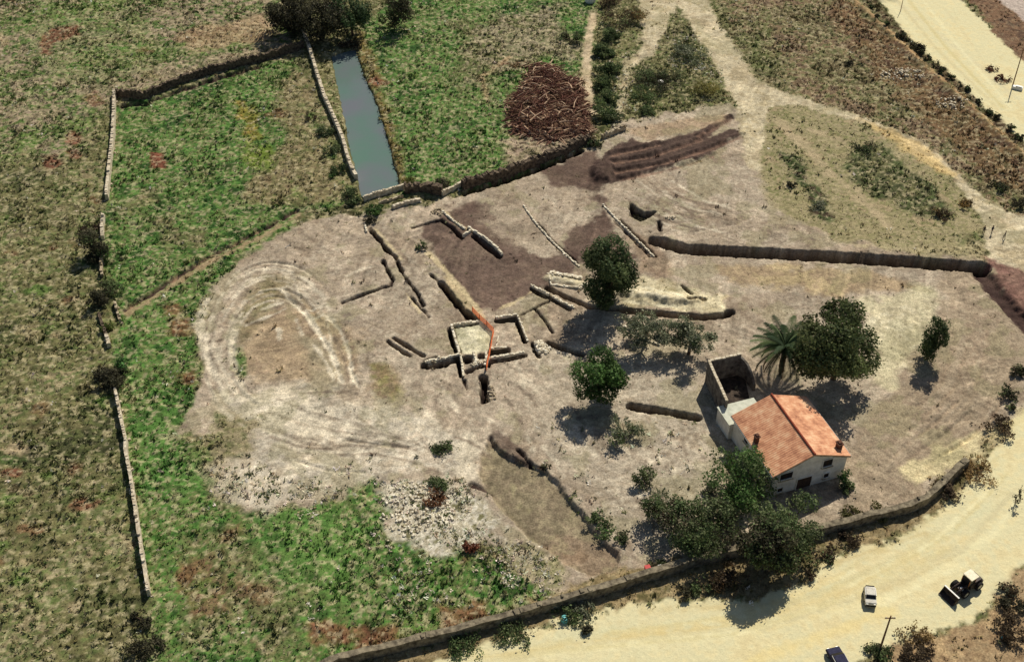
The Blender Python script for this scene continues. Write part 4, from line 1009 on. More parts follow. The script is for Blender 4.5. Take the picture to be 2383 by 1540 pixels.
# named trees
plant('conifer_tree', 'tall dark bushy tree standing alone in the middle above the ruins', 'tree', (1412, 636), 6.7, 4.6, 5.9, DKGREEN, 24000, 20, .44, (.25, .5), seed=1)
plant('broadleaf_tree', 'rounded bright green tree directly below the tall dark tree', 'tree', (1398, 882), 4.6, 3.9, 4.0, BRIGHT, 17000, 16, .44, (.22, .45), seed=2)
plant('pine_tree', 'broad round pine crown touching the palm behind the house', 'tree', (1960, 792), 8.0, 7.3, 5.4, PINEG, 42000, 26, .40, (.28, .55), seed=3, tr=.42)
plant('pointed_tree', 'small upright dark tree alone on the pale ground right of the pine', 'tree', (2172, 785), 4.6, 3.0, 4.6, DKGREEN, 6000, 15, .40, (.22, .42), seed=4, cone=.55, lean=(.18, .12))
OL = 'sparse grey olive trees near the house'
plant('olive_tree', 'left sparse grey-green olive tree beside the ruin’s right end', 'tree', Z('e', 2110, 880), 3.6, 5.2, 2.0, GREYG, 10000, 28, .27, (.2, .4), OL, seed=5, shell=.2)
plant('olive_tree', 'right sparse grey-green olive tree just above the roofless enclosure', 'tree', (1608, 782), 3.8, 4.6, 2.2, GREYG + DKGREEN[:1], 10000, 26, .28, (.2, .4), OL, seed=6, shell=.2)
plant('broadleaf_tree', 'leafy green tree leaning against the house’s front left corner', 'tree', (1722, 1115), 4.0, 5.2, 3.6, BRIGHT[:3] + MIDG[:2], 15000, 24, .38, (.22, .45), seed=7)
plant('broadleaf_tree', 'greyish green tree in front of the house’s gable wall', 'tree', (1835, 1205), 3.8, 5.0, 3.2, MIDG, 13000, 22, .38, (.22, .42), seed=8)
plant('broadleaf_tree', 'widest dark tree by the mossy wall lower left of the house', 'tree', (1640, 1228), 3.2, 6.2, 2.4, DARKF[:2] + MIDG + DKGREEN[:2], 18000, 30, .34, (.2, .42), seed=9, shell=.3)
plant('broadleaf_tree', 'dark tree overhanging the mossy wall and shading the sandy road', 'tree', (1790, 1262), 5.4, 4.4, 3.6, DARKF + MIDG[:2], 22000, 20, .42, (.25, .5), seed=10)
plant('broadleaf_tree', 'thin olive-brown tree at the left of the widest dark tree by the mossy wall', 'tree', (1535, 1180), 2.8, 3.2, 2.2, MIDG + BROWNF[:1] + GREYG[:1], 5200, 14, .36, (.2, .38), seed=11, shell=.3)
plant('broadleaf_tree', 'dark wide tree at the top edge left above the pond', 'tree', (672, 22), 5.0, 5.6, 4.8, DARKF, 15000, 24, .40, (.3, .6), seed=12)
plant('broadleaf_tree', 'dark brown tree right above the pond’s upper end', 'tree', (748, 46), 4.5, 6.4, 4.6, DARKF, 16000, 26, .40, (.3, .6), seed=13)
plant('broadleaf_tree', 'blue-green tree at the top edge right above the pond', 'tree', (815, 22), 6.5, 5.0, 4.4, [(90, 110, 74), (78, 98, 62), (104, 120, 84), (66, 82, 52)], 9500, 20, .4, (.3, .6), seed=14)
plant('broadleaf_tree', 'dark tree at the top edge between pond bank and green meadow', 'tree', (915, 30), 4.0, 3.8, 4.2, DARKF + MIDG[:1], 8000, 16, .4, (.28, .55), seed=15)

# shrubs: (label, x, y, radius m, height m, palette, n)
SH = [
 ('grey-green shrub with drooping leaves right of the bright round tree’s shadow', 1455, 1000, 3.2, 2.4, GREYG + MIDG[:2], 5200),
 ('small dark shrub on pale ground above the thin olive-brown tree', 1500, 1108, 2.3, 2.2, MIDG + DARKF[:1], 2800),
 ('small bushy shrub at the foot of the pond’s lower left corner', *Z('e', 205, 55), 1.9, 1.4, BRIGHT[:3] + MIDG[:1], 2400),
 ('dark shrub right below the pond corner weeds', *Z('e', 190, 130), 1.4, .9, DARKF, 1200),
 ('small weedy shrub on the dig’s left edge beside the brown floor', *Z('e', 530, 315), 1.5, 1.0, MIDG + DARKF[:1], 1000),
 ('tallest dark bush on the west boundary line', *Z('d', 650, 170), 3.4, 5.0, DARKF + MIDG[:1], 9000),
 ('narrow dark bush on the west boundary line near the diagonal ditch', *Z('d', 670, 545), 1.9, 2.8, DARKF, 3200),
 ('grey-green bush on the west line just above the diagonal ditch', *Z('d', 760, 470), 2.3, 1.6, MIDG + DARKF[:1], 2600),
 ('yellow-green bush on the west line below the diagonal ditch', *Z('d', 745, 720), 1.4, 1.2, [(106, 122, 58), (90, 108, 52), (120, 130, 70)], 1300),
 ('vivid green shoot bush beside the broad dark bush on the west line', *Z('d', 850, 985), 1.1, 2.6, [(82, 120, 66), (98, 138, 78), (70, 100, 56)], 1200),
 ('broad dark bush on the west boundary line above the longest wall', *Z('d', 790, 1050), 3.6, 3.2, DARKF, 9000),
 ('dark bush at the bottom of the west line below the longest wall', *Z('g', 1010, 1440), 2.4, 1.2, DARKF, 2600),
 ('small dark bush just below the end of the longest wall', *Z('g', 985, 1240), 1.7, 0.9, DARKF, 1500),
 ('dark red-brown bush touching the west boundary near its upper end', *Z('d', 620, 60), 2.2, 1.4, BROWNF, 2200),
 ('climbing green shrub against the house’s right front corner', *Z('house', 1450, 1170), 1.0, 2.6, MIDG + BRIGHT[:1], 1500),
 ('low green shrub between the house front and the road wall', *Z('i', 1150, 330), 1.3, 1.1, MIDG, 1000),
 ('low yellowish bush right of the greyish green tree by the wall', *Z('i', 1180, 530), 2.2, .8, [(122, 118, 74), (106, 104, 62), (92, 94, 56)], 1400),
 ('low olive bush right of the yellowish bush by the wall', *Z('i', 1360, 500), 1.8, .7, [(112, 108, 68), (98, 96, 58)], 1000),
 ('tall pale shrub beside the green tree at the house’s left', *Z('i', 190, 330), 1.3, 1.8, GREYG, 900),
 ('dark low shrub on the lip of the lower pit', *Z('h', 1390, 180), 1.2, .7, DARKF + MIDG[:1], 700),
 ('green shrub clump on the right bank of the lower pit', *Z('h', 1730, 520), 1.6, 1.0, MIDG + GREYG[:1], 1200),
 ('green shrub clump at the lower end of the pit’s right bank', *Z('h', 1830, 620), 1.9, 1.1, MIDG + BRIGHT[:1], 1500),
 ('dark shrub below the pit’s right bank near the pale path', *Z('h', 1950, 670), 1.3, .9, MIDG + DARKF[:2], 900),
 ('low dark shrub alone on the pale soil left of the lower pit', *Z('h', 660, 50), 2.2, .6, MIDG + DARKF[:2], 1300),
 ('rust-brown bush among the white stones left of the lower pit', *Z('h', 640, 400), 2.0, .9, [(120, 84, 58), (98, 70, 52), (136, 100, 72)], 1500),
 ('reddish bush below the white stones left of the lower pit', *Z('h', 890, 760), 1.4, .9, [(136, 84, 62), (118, 74, 56)], 900),
 ('green bush above the white stones left of the lower pit', *Z('h', 670, 290), 1.7, .9, MIDG, 1100),
 ('ring of weeds growing in the red-brown hollow left of the pond', *Z('a', 2150, 810), 1.5, .8, BROWNF, 900),
 ('dark bush in the corner where pond wall and ditch weeds meet', *Z('b', 60, 1360), 2.2, 1.5, DKGREEN, 2800),
 ('upper blue-green bush left of the pond wall', *Z('a', 2260, 900), 2.0, 1.3, DKGREEN + GREYG[:1], 2000),
 ('middle blue-green bush left of the pond wall', *Z('a', 2300, 1040), 2.1, 1.4, DKGREEN + GREYG[:1], 2300),
 ('lower blue-green bush left of the pond wall', *Z('a', 2340, 1180), 2.1, 1.4, DKGREEN + BRIGHT[:1], 2300),
 ('low dark weeds bush at the upper end of the pond', *Z('b', 40, 310), 2.8, 1.0, BROWNF + GREYG[:1], 2600),
 ('low bush on the bank right of the pond’s lower corner', *Z('b', 460, 1270), 1.5, .9, [(120, 116, 66), (92, 104, 54)], 1000),
 ('dark hanging bush on the wall right of the pond', *Z('b', 700, 1270), 2.4, 1.0, DARKF, 1700),
 ('big dark green bramble thicket in the triangle between the tracks', 1540, 185, 5.6, 2.8, MIDG + DARKF, 12000),
 ('left green flank of the bramble between narrow path and track', 1500, 215, 3.6, 2.0, MIDG + DKGREEN[:1], 3000),
 ('yellow-green bush at the lower right end of the bramble thicket', 1640, 215, 3.6, 1.8, [(140, 132, 74), (122, 118, 66), (104, 106, 62), (152, 144, 92)], 3200),
 ('pale grey-green bush at the bramble’s upper end beside the wide track', 1600, 125, 4.6, 2.0, GREYG + MIDG[:1], 5600),
 ('low green bush at the bramble’s lower left edge', 1505, 262, 2.2, 1.1, MIDG, 1700),
 ('upper dark green hedge bush between the two narrow paths', 1412, 118, 3.0, 2.2, DKGREEN + MIDG[:1], 7000),
 ('middle dark green hedge bush between the two narrow paths', 1413, 195, 3.2, 2.3, DKGREEN + MIDG[:1], 7000),
 ('lower bright hedge bush between the two narrow paths', 1412, 265, 3.0, 2.0, MIDG + BRIGHT[:1], 7000),
 ('hedge bush filling the gap below the upper dark hedge bush', 1413, 157, 3.0, 2.0, DKGREEN + MIDG[:2], 6500),
 ('hedge bush filling the gap above the lower bright hedge bush', 1412, 230, 3.0, 2.0, DKGREEN + MIDG[:2], 6500),
 ('hedge bush at the hedge’s top end by the brown and green thicket', 1416, 82, 2.8, 1.9, DKGREEN + MIDG[:2], 6000),
 ('brown and green thicket at the top edge beside the wide track', 1455, 42, 5.4, 2.6, BROWNF + MIDG[:2] + [(150, 122, 74)], 6500),
 ('dark shadowy bush at the top edge left of the narrow path', 1330, 90, 3.0, 1.5, DARKF + MIDG[:2], 3400),
 ('dark red bush at the top edge right of the white tank', 1420, 8, 3.2, 1.6, BROWNF, 3200),
 ('dark bush at the north wall end beside the branch pile', *Z('b', 1760, 990), 1.6, 1.3, DARKF + DKGREEN[:1], 1700),
 ('dark clump on the rim of the hollow near the long trench', *Z('e', 2060, 70), 1.3, .8, DARKF, 900),
 ('upper of the dark bushes along the right edge beside the road bend', *Z('f', 2330, 1030), 1.3, 1.4, DARKF + MIDG[:1], 1300),
 ('middle of the dark bushes along the right edge beside the road bend', *Z('f', 2270, 1180), 1.8, 1.4, DARKF + MIDG[:1], 1900),
 ('lower brown bush along the right edge beside the road bend', *Z('f', 2220, 1420), 2.2, 1.5, BROWNF + [(140, 112, 70)], 2300),
 ('small green bush between the right edge bushes and the road', *Z('f', 2310, 1290), 1.2, .9, MIDG + BROWNF[:1], 900),
 ('straw coloured brush clump where the mossy wall ends at the road bend', *Z('i', 2040, 210), 3.2, 1.4, [(150, 126, 84), (176, 150, 104), (112, 88, 62), (130, 108, 72)], 2300),
 ('brown brush at the end of the mossy wall near the road bend', *Z('i', 1850, 330), 2.2, 1.2, BROWNF, 1900),
 ('dark bush under the mossy wall right of the tree shadow', *Z('i', 1180, 690), 1.8, 1.0, BROWNF + DARKF[:1], 1500),
 ('brown bush under the mossy wall just right of the shading tree', *Z('i', 960, 790), 2.2, 1.1, BROWNF + MIDG[:1], 2000),
 ('small brown bush on the sand right of the tree shadow', *Z('i', 890, 935), 1.0, .7, BROWNF, 600),
 ('large rust-brown bush under the mossy wall left of the tree shadow', *Z('i', 320, 960), 3.2, 1.3, BROWNF + [(128, 96, 62)], 3300),
 ('green bush at the road edge left of the rust-brown bush', *Z('i', 120, 1000), 1.8, 1.3, MIDG + DARKF[:1], 1700),
 ('dark bush at the road edge furthest left of the rust-brown bush', *Z('i', 20, 1060), 1.2, 1.1, DARKF, 1000),
 ('weedy bush under the mossy wall beside the turquoise barrel', *Z('h', 1570, 1190), 2.0, .8, MIDG + DARKF[:1], 1500),
 ('grey-green weeds bush between turquoise barrel and sandy road', *Z('h', 1700, 1210), 2.2, .6, GREYG, 1200),
 ('green verge bush under the mossy wall left of the turquoise barrel', *Z('h', 1180, 1320), 3.0, .8, MIDG + DARKF[:1], 2400),
 ('green verge bush under the mossy wall near the bottom edge', *Z('h', 860, 1400), 3.0, .8, MIDG + BRIGHT[:1], 2300),
 ('small round dark bush alone on the sandy road edge', *Z('h', 1705, 1315), .8, .8, DARKF, 600),
 ('green bush behind the red bin by the mossy wall', *Z('h', 2190, 880), 1.4, .9, MIDG + DARKF[:1], 1000),
 ('large brown bush near the right edge below the digger', *Z('i', 2290, 1310), 2.8, 1.6, BROWNF, 3000),
 ('dark bush at the right edge beside the digger', *Z('i', 2310, 1130), 1.9, 1.6, DARKF, 2100),
 ('grey bush at the right edge above the large brown bush', *Z('i', 2290, 1040), 1.6, 1.2, BROWNF + GREYG[:1], 1300),
 ('purple-brown bush at the bottom edge right of the wooden pole', *Z('i', 1640, 1480), 2.4, 1.2, BROWNF, 2200),
 ('olive bush at the foot of the wooden pole by the bottom edge', *Z('i', 1370, 1490), 2.0, 1.0, MIDG + DARKF[:1], 1800),
 ('scrubby straw bush on the sand right of the wooden pole', *Z('i', 1630, 1330), 2.2, .7, [(150, 128, 80), (120, 100, 66)], 900),
 ('dark round shrub in the brown field between track and upper road', *Z('c', 1165, 440), 1.1, .8, DARKF, 700),
 ('brown bushy clump at the right end of the green triangle', *Z('c', 1800, 1480), 2.2, 1.2, BROWNF + [(136, 110, 66)], 1800),
 ('orange-brown bush beside the golden track near the people', *Z('c', 1960, 1400), 1.8, 1.0, [(140, 112, 62), (110, 90, 56)], 1200),
 ('dark bush beside the golden track opposite the people', *Z('c', 2200, 1290), 2.0, 1.2, DARKF + MIDG[:1], 1800),
 ('dark bush at the right edge beyond the golden track', *Z('c', 2330, 1400), 1.8, 1.2, DARKF, 1600),
 ('red-brown bush beside the far pole on the upper sandy road', *Z('c', 2240, 550), 2.0, .8, [(96, 60, 48), (116, 78, 60)], 1300),
 ('smaller red-brown bush on the upper sandy road left of the far pole', *Z('c', 2160, 480), 1.3, .6, [(96, 60, 48), (116, 78, 60)], 800),
 ('shrub at the top edge of the dark patch in the green triangle', *Z('c', 1280, 1030), 2.4, .7, DARKF + MIDG[:1], 1500),
 ('dark furrow bush in the green triangle’s left side', *Z('c', 760, 1290), 1.6, .7, DARKF, 1000),
 ('grey weeds bush below the dark furrow bush', *Z('c', 940, 1430), 2.0, .7, GREYG + DARKF[:1], 1300),
]
for i, (lb, x, y, r, h, pal, n) in enumerate(SH):
    plant('shrub', lb, 'shrub', (x, y), h * .5, r, h * .55, pal, int(n * .9), 11, .42, (.18, .38), None, False, seed=100 + i, part='foliage', shell=.35)

ORD = ['topmost', 'second', 'third', 'fourth', 'fifth', 'sixth', 'seventh', 'eighth', 'ninth', 'tenth', 'eleventh', 'twelfth', 'thirteenth', 'fourteenth', 'fifteenth', 'sixteenth', 'seventeenth', 'lowest']
edge_sh = [(1310, 50, .8), (1355, 120, .6), (1420, 170, .9), (1515, 245, 1.2), (1565, 275, .7), (1625, 315, 1.1), (1660, 345, 1.3), (1710, 405, .7), (1755, 438, 1.1), (1800, 490, 1.0), (1870, 535, 1.1), (1940, 580, .9),
           (1995, 612, .8), (2065, 705, .7), (2140, 775, .9), (2190, 805, .7), (2285, 885, .8), (2350, 955, .9)]
for i, (x, y, r) in enumerate(edge_sh):
    lb = ORD[i] + (' of the dark shrubs lining the upper sandy road’s near edge' if i in (0, 17) else ' dark shrub from the top along the upper sandy road’s near edge')
    plant('shrub', lb, 'shrub', Z('c', x, y), r * .55, r, r * .7, DARKF + MIDG[:1], int(900 * r), 8, .45, (.2, .4), 'dark shrubs along the upper sandy road', False, seed=300 + i, part='foliage', shell=.35)

# small conifer sapling at right edge
plant('conifer_sapling', 'thin dark sapling on the sandy road at the right edge', 'tree', Z('i', 2340, 385), 1.7, .8, 1.7, DARKF + MIDG[:1], 600, 9, .4, (.15, .3), None, True, cone=.8, seed=340, part='crown', tr=.07)

# ------------------------------------------------------------------ pile of cut branches
def brush_pile():
    c = at(*Z('b', 1400, 740))
    rng = random.Random(8)
    mb = MB(); mp = MB()
    poly = [at(*p) for p in ZL('b', [(1290, 455), (1480, 460), (1560, 540), (1660, 560), (1700, 750), (1740, 930), (1600, 960), (1420, 1000), (1200, 930), (1130, 800), (1170, 660), (1260, 560)])]
    xs = [p.x for p in poly]; ys = [p.y for p in poly]
    W = poly; k = 0
    while k < 760:
        x, y = rng.uniform(min(xs), max(xs)), rng.uniform(min(ys), max(ys))
        d = float(poly_sd(W, np.array([x]), np.array([y]))[0])
        if d > .5: continue
        k += 1
        top = max(.25, min(3.0, -d * .85)) 
        z = gz(x, y) + rng.uniform(0, 1) * top + .1
        a = rng.choice([rng.gauss(-.6, .35), rng.gauss(.7, .4), rng.uniform(0, 6.28)]); L = rng.uniform(.9, 3.8); tl = rng.uniform(-.25, .35)
        v = Vector((math.cos(a) * math.cos(tl), math.sin(a) * math.cos(tl), math.sin(tl))) * L
        m = Vector((x, y, z)); b = Vector((rng.uniform(-.2, .2), rng.uniform(-.2, .2), rng.uniform(0, .25)))
        pale = rng.random() < .3
        r = rng.uniform(.10, .22) if pale else rng.uniform(.05, .17)
        if pale: L *= 1.3; z += .35
        (mp if pale else mb).tube([m - v * .5 - c, m + b - c, m + v * .5 - c], [r, r * .8, r * .4], 5)
    e = empty('branch_pile', (c.x, c.y, 0), 'big red-brown pile of cut branches above the northern rubble wall', 'branch pile')
    mb.build('branches', M_TWIG, e)
    tag(mp.build('pale_branches', M_TWIGP, e), 'bare pale stripped branches')
    nr = np.random.RandomState(4)
    bl = []
    for k in range(90):
        while True:
            x, y = rng.uniform(min(xs), max(xs)), rng.uniform(min(ys), max(ys))
            d = float(poly_sd(W, np.array([x]), np.array([y]))[0])
            if d < -.4: break
        bl.append((x - c.x, y - c.y, min(2.0, -d * .6), .8, .8, .5))
    V, F, T = leaf_cloud(nr, bl, 6500, (.15, .4), [(112, 72, 62), (132, 92, 78), (82, 56, 48), (150, 112, 94)], shell=.2)
    V[:, 2] = np.maximum(V[:, 2], .02)
    link('dead_leaves', np_mesh('dead_leaves', V, F, T), M_LEAF, e)
brush_pile()

# ------------------------------------------------------------------ palm
def palm():
    hc = 5.6
    p = at(*Z('pine', 375, 620), hc)
    e = empty('palm_tree', (p.x, p.y, gz(p.x, p.y)), 'palm with arching fronds between the house and the pine', 'palm')
    mb = MB()
    pts = [(0, 0, -.3)] + [(0.05 * math.sin(k), .04 * math.cos(k), k * .46) for k in range(1, 12)] + [(0, 0, hc)]
    mb.tube(pts, [.48] + [.42 + .05 * (k % 2) for k in range(11)] + [.5], 12)
    mb.build('trunk', M_BARK, e)
    rng = np.random.RandomState(77)
    A = [alb(c) for c in [(58, 78, 46), (70, 90, 54), (50, 66, 42), (96, 112, 72)]]
    nf = 52
    for k in range(nf):
        az = k * 2.39996 + rng.uniform(-.15, .15)
        lv = k / nf
        up = math.radians(72 - 105 * lv) + rng.uniform(-.1, .1)
        L = rng.uniform(5.2, 6.1) * (0.85 if lv < .1 else 1)
        dx, dy = math.cos(az), math.sin(az)
        V = []; F = []; P = []
        x = 0.0; z = 0.0; ang = up; ns = 16
        for s in range(ns + 1):
            P.append((x, z)); x += math.cos(ang) * L / ns; z += math.sin(ang) * L / ns; ang -= (.055 + .035 * (s / ns))
        sx, sy = -dy, dx
        for s in range(ns):
            (x0, z0), (x1, z1) = P[s], P[s + 1]
            w = .05 * (1 - s / ns) + .015
            n = len(V)
            V += [(dx * x0 + sx * w, dy * x0 + sy * w, z0), (dx * x0 - sx * w, dy * x0 - sy * w, z0), (dx * x1 - sx * w, dy * x1 - sy * w, z1), (dx * x1 + sx * w, dy * x1 + sy * w, z1)]
            F.append((n, n + 1, n + 2, n + 3))
            if s < 1: continue
            ll = 1.0 * math.sin(math.pi * min(1, (s + 1.5) / (ns + 2.5))) + .15
            for sub in (0, .5):
                xa, za = x0 + (x1 - x0) * sub, z0 + (z1 - z0) * sub
                for sg in (-1, 1):
                    n = len(V); bw = .09
                    tx = xa + .55 * ll * .6; tz = za - .28 * ll + rng.uniform(-.05, .08)
                    b0 = (dx * xa, dy * xa, za); b1 = (dx * (xa + bw * 2), dy * (xa + bw * 2), za)
                    m1 = (dx * (tx * .5 + xa * .5 + bw) + sx * sg * ll * .5, dy * (tx * .5 + xa * .5 + bw) + sy * sg * ll * .5, (za + tz) / 2 + .05)
                    t_ = (dx * tx + sx * sg * ll * .85, dy * tx + sy * sg * ll * .85, tz)
                    V += [b0, b1, m1, t_]; F.append((n, n + 1, n + 2, n + 3))
        V = np.array(V); V[:, 2] += hc
        t = A[rng.randint(0, 4)] * rng.uniform(.8, 1.25)
        if lv > .88: t = alb((128, 108, 76)) * rng.uniform(.7, 1)
        link('frond', np_mesh('frond', V, np.array(F), np.tile(t, (len(V), 1))), M_LEAF, e)
palm()

# ------------------------------------------------------------------ house
def house():
    ez = 4.7
    LF, RF, LB = (at(*Z('house', *q), ez) for q in ((855, 1160), (1480, 990), (585, 655)))
    ex = (RF - LF); Wd = ex.length; ex.normalize()
    ey = Vector((-ex.y, ex.x, 0))
    Ld = (LB - LF).dot(ey)
    rz = math.atan2(ex.y, ex.x)
    ov = .4
    O = LF + ex * ov + ey * ov
    e = empty('farmhouse', (O.x, O.y, 0), 'two-storey grey farmhouse with an orange tiled gable roof', 'house', None, rz)
    w, l = Wd - 2 * ov, Ld - 2 * ov
    pitch = math.tan(math.radians(21))
    wt = ez - .05
    rh = wt + w / 2 * pitch
    mb = MB()
    mb.prism([(0, -.4), (w, -.4), (w, wt), (w / 2, rh), (0, wt)], 0, l)
    mb.build('wall', M_PLASTER, e)
    # roof: two corrugated slopes
    def slope(sgn):
        nu = int((l + 2 * ov) / .12); nv = 10
        V = []; Fc = []
        for iv in range(nv + 1):
            q = iv / nv
            xx = (w / 2) + sgn * q * (w / 2 + ov); zz = rh + .12 - q * (w / 2 + ov) * pitch
            for iu in range(nu + 1):
                yy = -ov + iu * (l + 2 * ov) / nu
                V.append((xx, yy, zz + .03 * math.sin(iu * math.pi / 1.5) + .015 * ((iv * 7 + iu * 3) % 5) / 5))
        nn = len(V)
        V += [(x, y, z - .16) for x, y, z in V]
        for iv in range(nv):
            for iu in range(nu):
                a = iv * (nu + 1) + iu
                Fc.append((a, a + 1, a + nu + 2, a + nu + 1)); Fc.append((nn + a, nn + a + nu + 1, nn + a + nu + 2, nn + a + 1))
        ring = [iu for iu in range(nu + 1)] + [iv * (nu + 1) + nu for iv in range(1, nv + 1)] + [nv * (nu + 1) + iu for iu in range(nu - 1, -1, -1)] + [iv * (nu + 1) for iv in range(nv - 1, 0, -1)]
        for i in range(len(ring)):
            a, b = ring[i], ring[(i + 1) % len(ring)]
            Fc.append((a, b, nn + b, nn + a))
        return V, Fc
    mb = MB(); mb.add(*slope(-1)); mb.add(*slope(1))
    roof = mb.build('roof', M_TILE, e)
    m = MB(); m.tube([(w / 2, -ov - .03, rh + .16), (w / 2, l * .5, rh + .17), (w / 2, l + ov + .03, rh + .16)], .17, 8)
    m.build('ridge_cap', M_RIDGE, roof)
    m = MB()
    for x0, x1 in ((-ov, w / 2), (w + ov, w / 2)):
        pz = lambda x: rh - abs(x - w / 2) * pitch
        m.add([(x0, -ov + .02, pz(x0) - .06), (x1, -ov + .02, pz(x1) - .06), (x1, -ov + .02, pz(x1) - .26), (x0, -ov + .02, pz(x0) - .26),
               (x0, -ov + .18, pz(x0) - .06), (x1, -ov + .18, pz(x1) - .06), (x1, -ov + .18, pz(x1) - .26), (x0, -ov + .18, pz(x0) - .26)],
              [(0, 1, 2, 3), (7, 6, 5, 4), (0, 4, 5, 1), (3, 2, 6, 7), (1, 5, 6, 2), (0, 3, 7, 4)])
    m.build('verge_board', M_STONE2, roof)
    for sx, xx in ((-1, -ov), (1, w + ov)):
        zz = rh - (w / 2 + ov) * pitch - .02
        m = MB(); m.tube([(xx + sx * .06, -ov, zz), (xx + sx * .06, l + ov, zz)], .08, 8); gt = m.build('gutter', M_STEEL, roof)
        m = MB(); m.tube([(xx + sx * .06, .1, zz), (xx - sx * (ov - .1), .1, zz - .5), (xx - sx * (ov - .1), .1, .1)], .05, 6); m.build('downpipe', M_STEEL, gt)
    def chim(fx, fy, h, sz):
        x, y = fx * w, fy * l
        zb = rh - abs(x - w / 2) * pitch
        m = MB(); m.box((x, y, zb + h / 2 - .3), (sz, sz * 1.2, h + .6)); 
        c = m.build('chimney', M_BRICK, roof)
        m = MB(); m.box((x, y, zb + h + .09), (sz + .22, sz * 1.2 + .22, .14)); m.box((x, y, zb + h + .26), (sz * .8, sz, .2), 0, .8)
        m.build('chimney_cap', M_BRICK, c)
    chim(.035, .52, 1.2, .55)
    chim(.93, .10, 1.0, .65)
    def opening(kind, x0, x1, z0, z1, side='front', bars=True, sill=True):
        """frame proud of the wall with the pane set back inside it"""
        m = MB(); t = .10; dpt = .14
        def B(a0, a1, b0, b1, o0, o1, mb):
            a, b, o = (a0 + a1) / 2, (b0 + b1) / 2, (o0 + o1) / 2
            if side == 'front': mb.box((a, -o, b), (a1 - a0, o1 - o0, b1 - b0))
            elif side == 'left': mb.box((-o, a, b), (o1 - o0, a1 - a0, b1 - b0))
        B(x0 - t, x0, z0 - t, z1 + t, -.05, dpt, m); B(x1, x1 + t, z0 - t, z1 + t, -.05, dpt, m)
        B(x0, x1, z1, z1 + t, -.05, dpt, m)
        if kind == 'window': B(x0, x1, z0 - t, z0, -.05, dpt, m)
        o = m.build(kind, M_PLASTER, e)
        m = MB(); B(x0, x1, z0, z1, .012, .03, m); m.build('pane' if kind == 'window' else 'door_leaf', M_GLASS if kind == 'window' else M_WOOD, o)
        m = MB()
        xm = (x0 + x1) / 2
        B(xm - .04, xm + .04, z0, z1, .032, .075, m)
        if kind == 'window': B(x0, xm - .04, (z0 + z1) / 2 - .03, (z0 + z1) / 2 + .03, .034, .07, m); B(xm + .04, x1, (z0 + z1) / 2 - .03, (z0 + z1) / 2 + .03, .034, .07, m)
        if bars: m.build('mullion', M_WOOD, o)
        if sill and kind == 'window':
            m = MB(); B(x0 - .2, x1 + .2, z0 - t - .12, z0 - t - .005, -.05, .26, m); m.build('sill', M_STONE2, o)
    opening('window', w * .09, w * .26, 3.0, 4.3, bars=True)
    opening('window', w * .67, w * .80, 3.35, 4.75)
    opening('door', w * .35, w * .55, -.02, 2.15)
    opening('window', w * .09, w * .16, .5, 1.35)
    opening('window', w * .72, w * .79, .9, 1.8)
    opening('window', l * .22, l * .31, 3.1, 4.1, 'left')
    opening('window', l * .62, l * .71, 3.1, 4.1, 'left')
    opening('door', l * .45, l * .53, -.02, 2.1, 'left')
    # pale annex against the back gable
    aw, ad, ah = w * .50, 4.0, 2.9
    m = MB(); m.box((aw / 2 - .6, l + ad / 2 + .003, ah / 2 - .2), (aw, ad, ah + .4))
    an = m.build('annex', M_PLASTER, e)
    m = MB(); m.box((aw / 2 - .6, l + ad / 2 + .06, ah + .10), (aw + .3, ad + .1, .18)); m.build('flat_roof', M_PALE, an)
    m = MB(); m.box((aw - .6 + 1.6, l + 1.1, 2.1), (3.0, 2.1, .16), 0, 1, -.12); m.box((aw - .6 + 3.0, l + 2.0, 1.0), (.14, .14, 2.2)); m.box((aw - .6 + .25, l + 2.0, 1.0), (.14, .14, 2.2))
    m.build('porch', M_TILE, e)
    return O, ex, ey, w, l
HO, HEX, HEY, HW, HL = house()

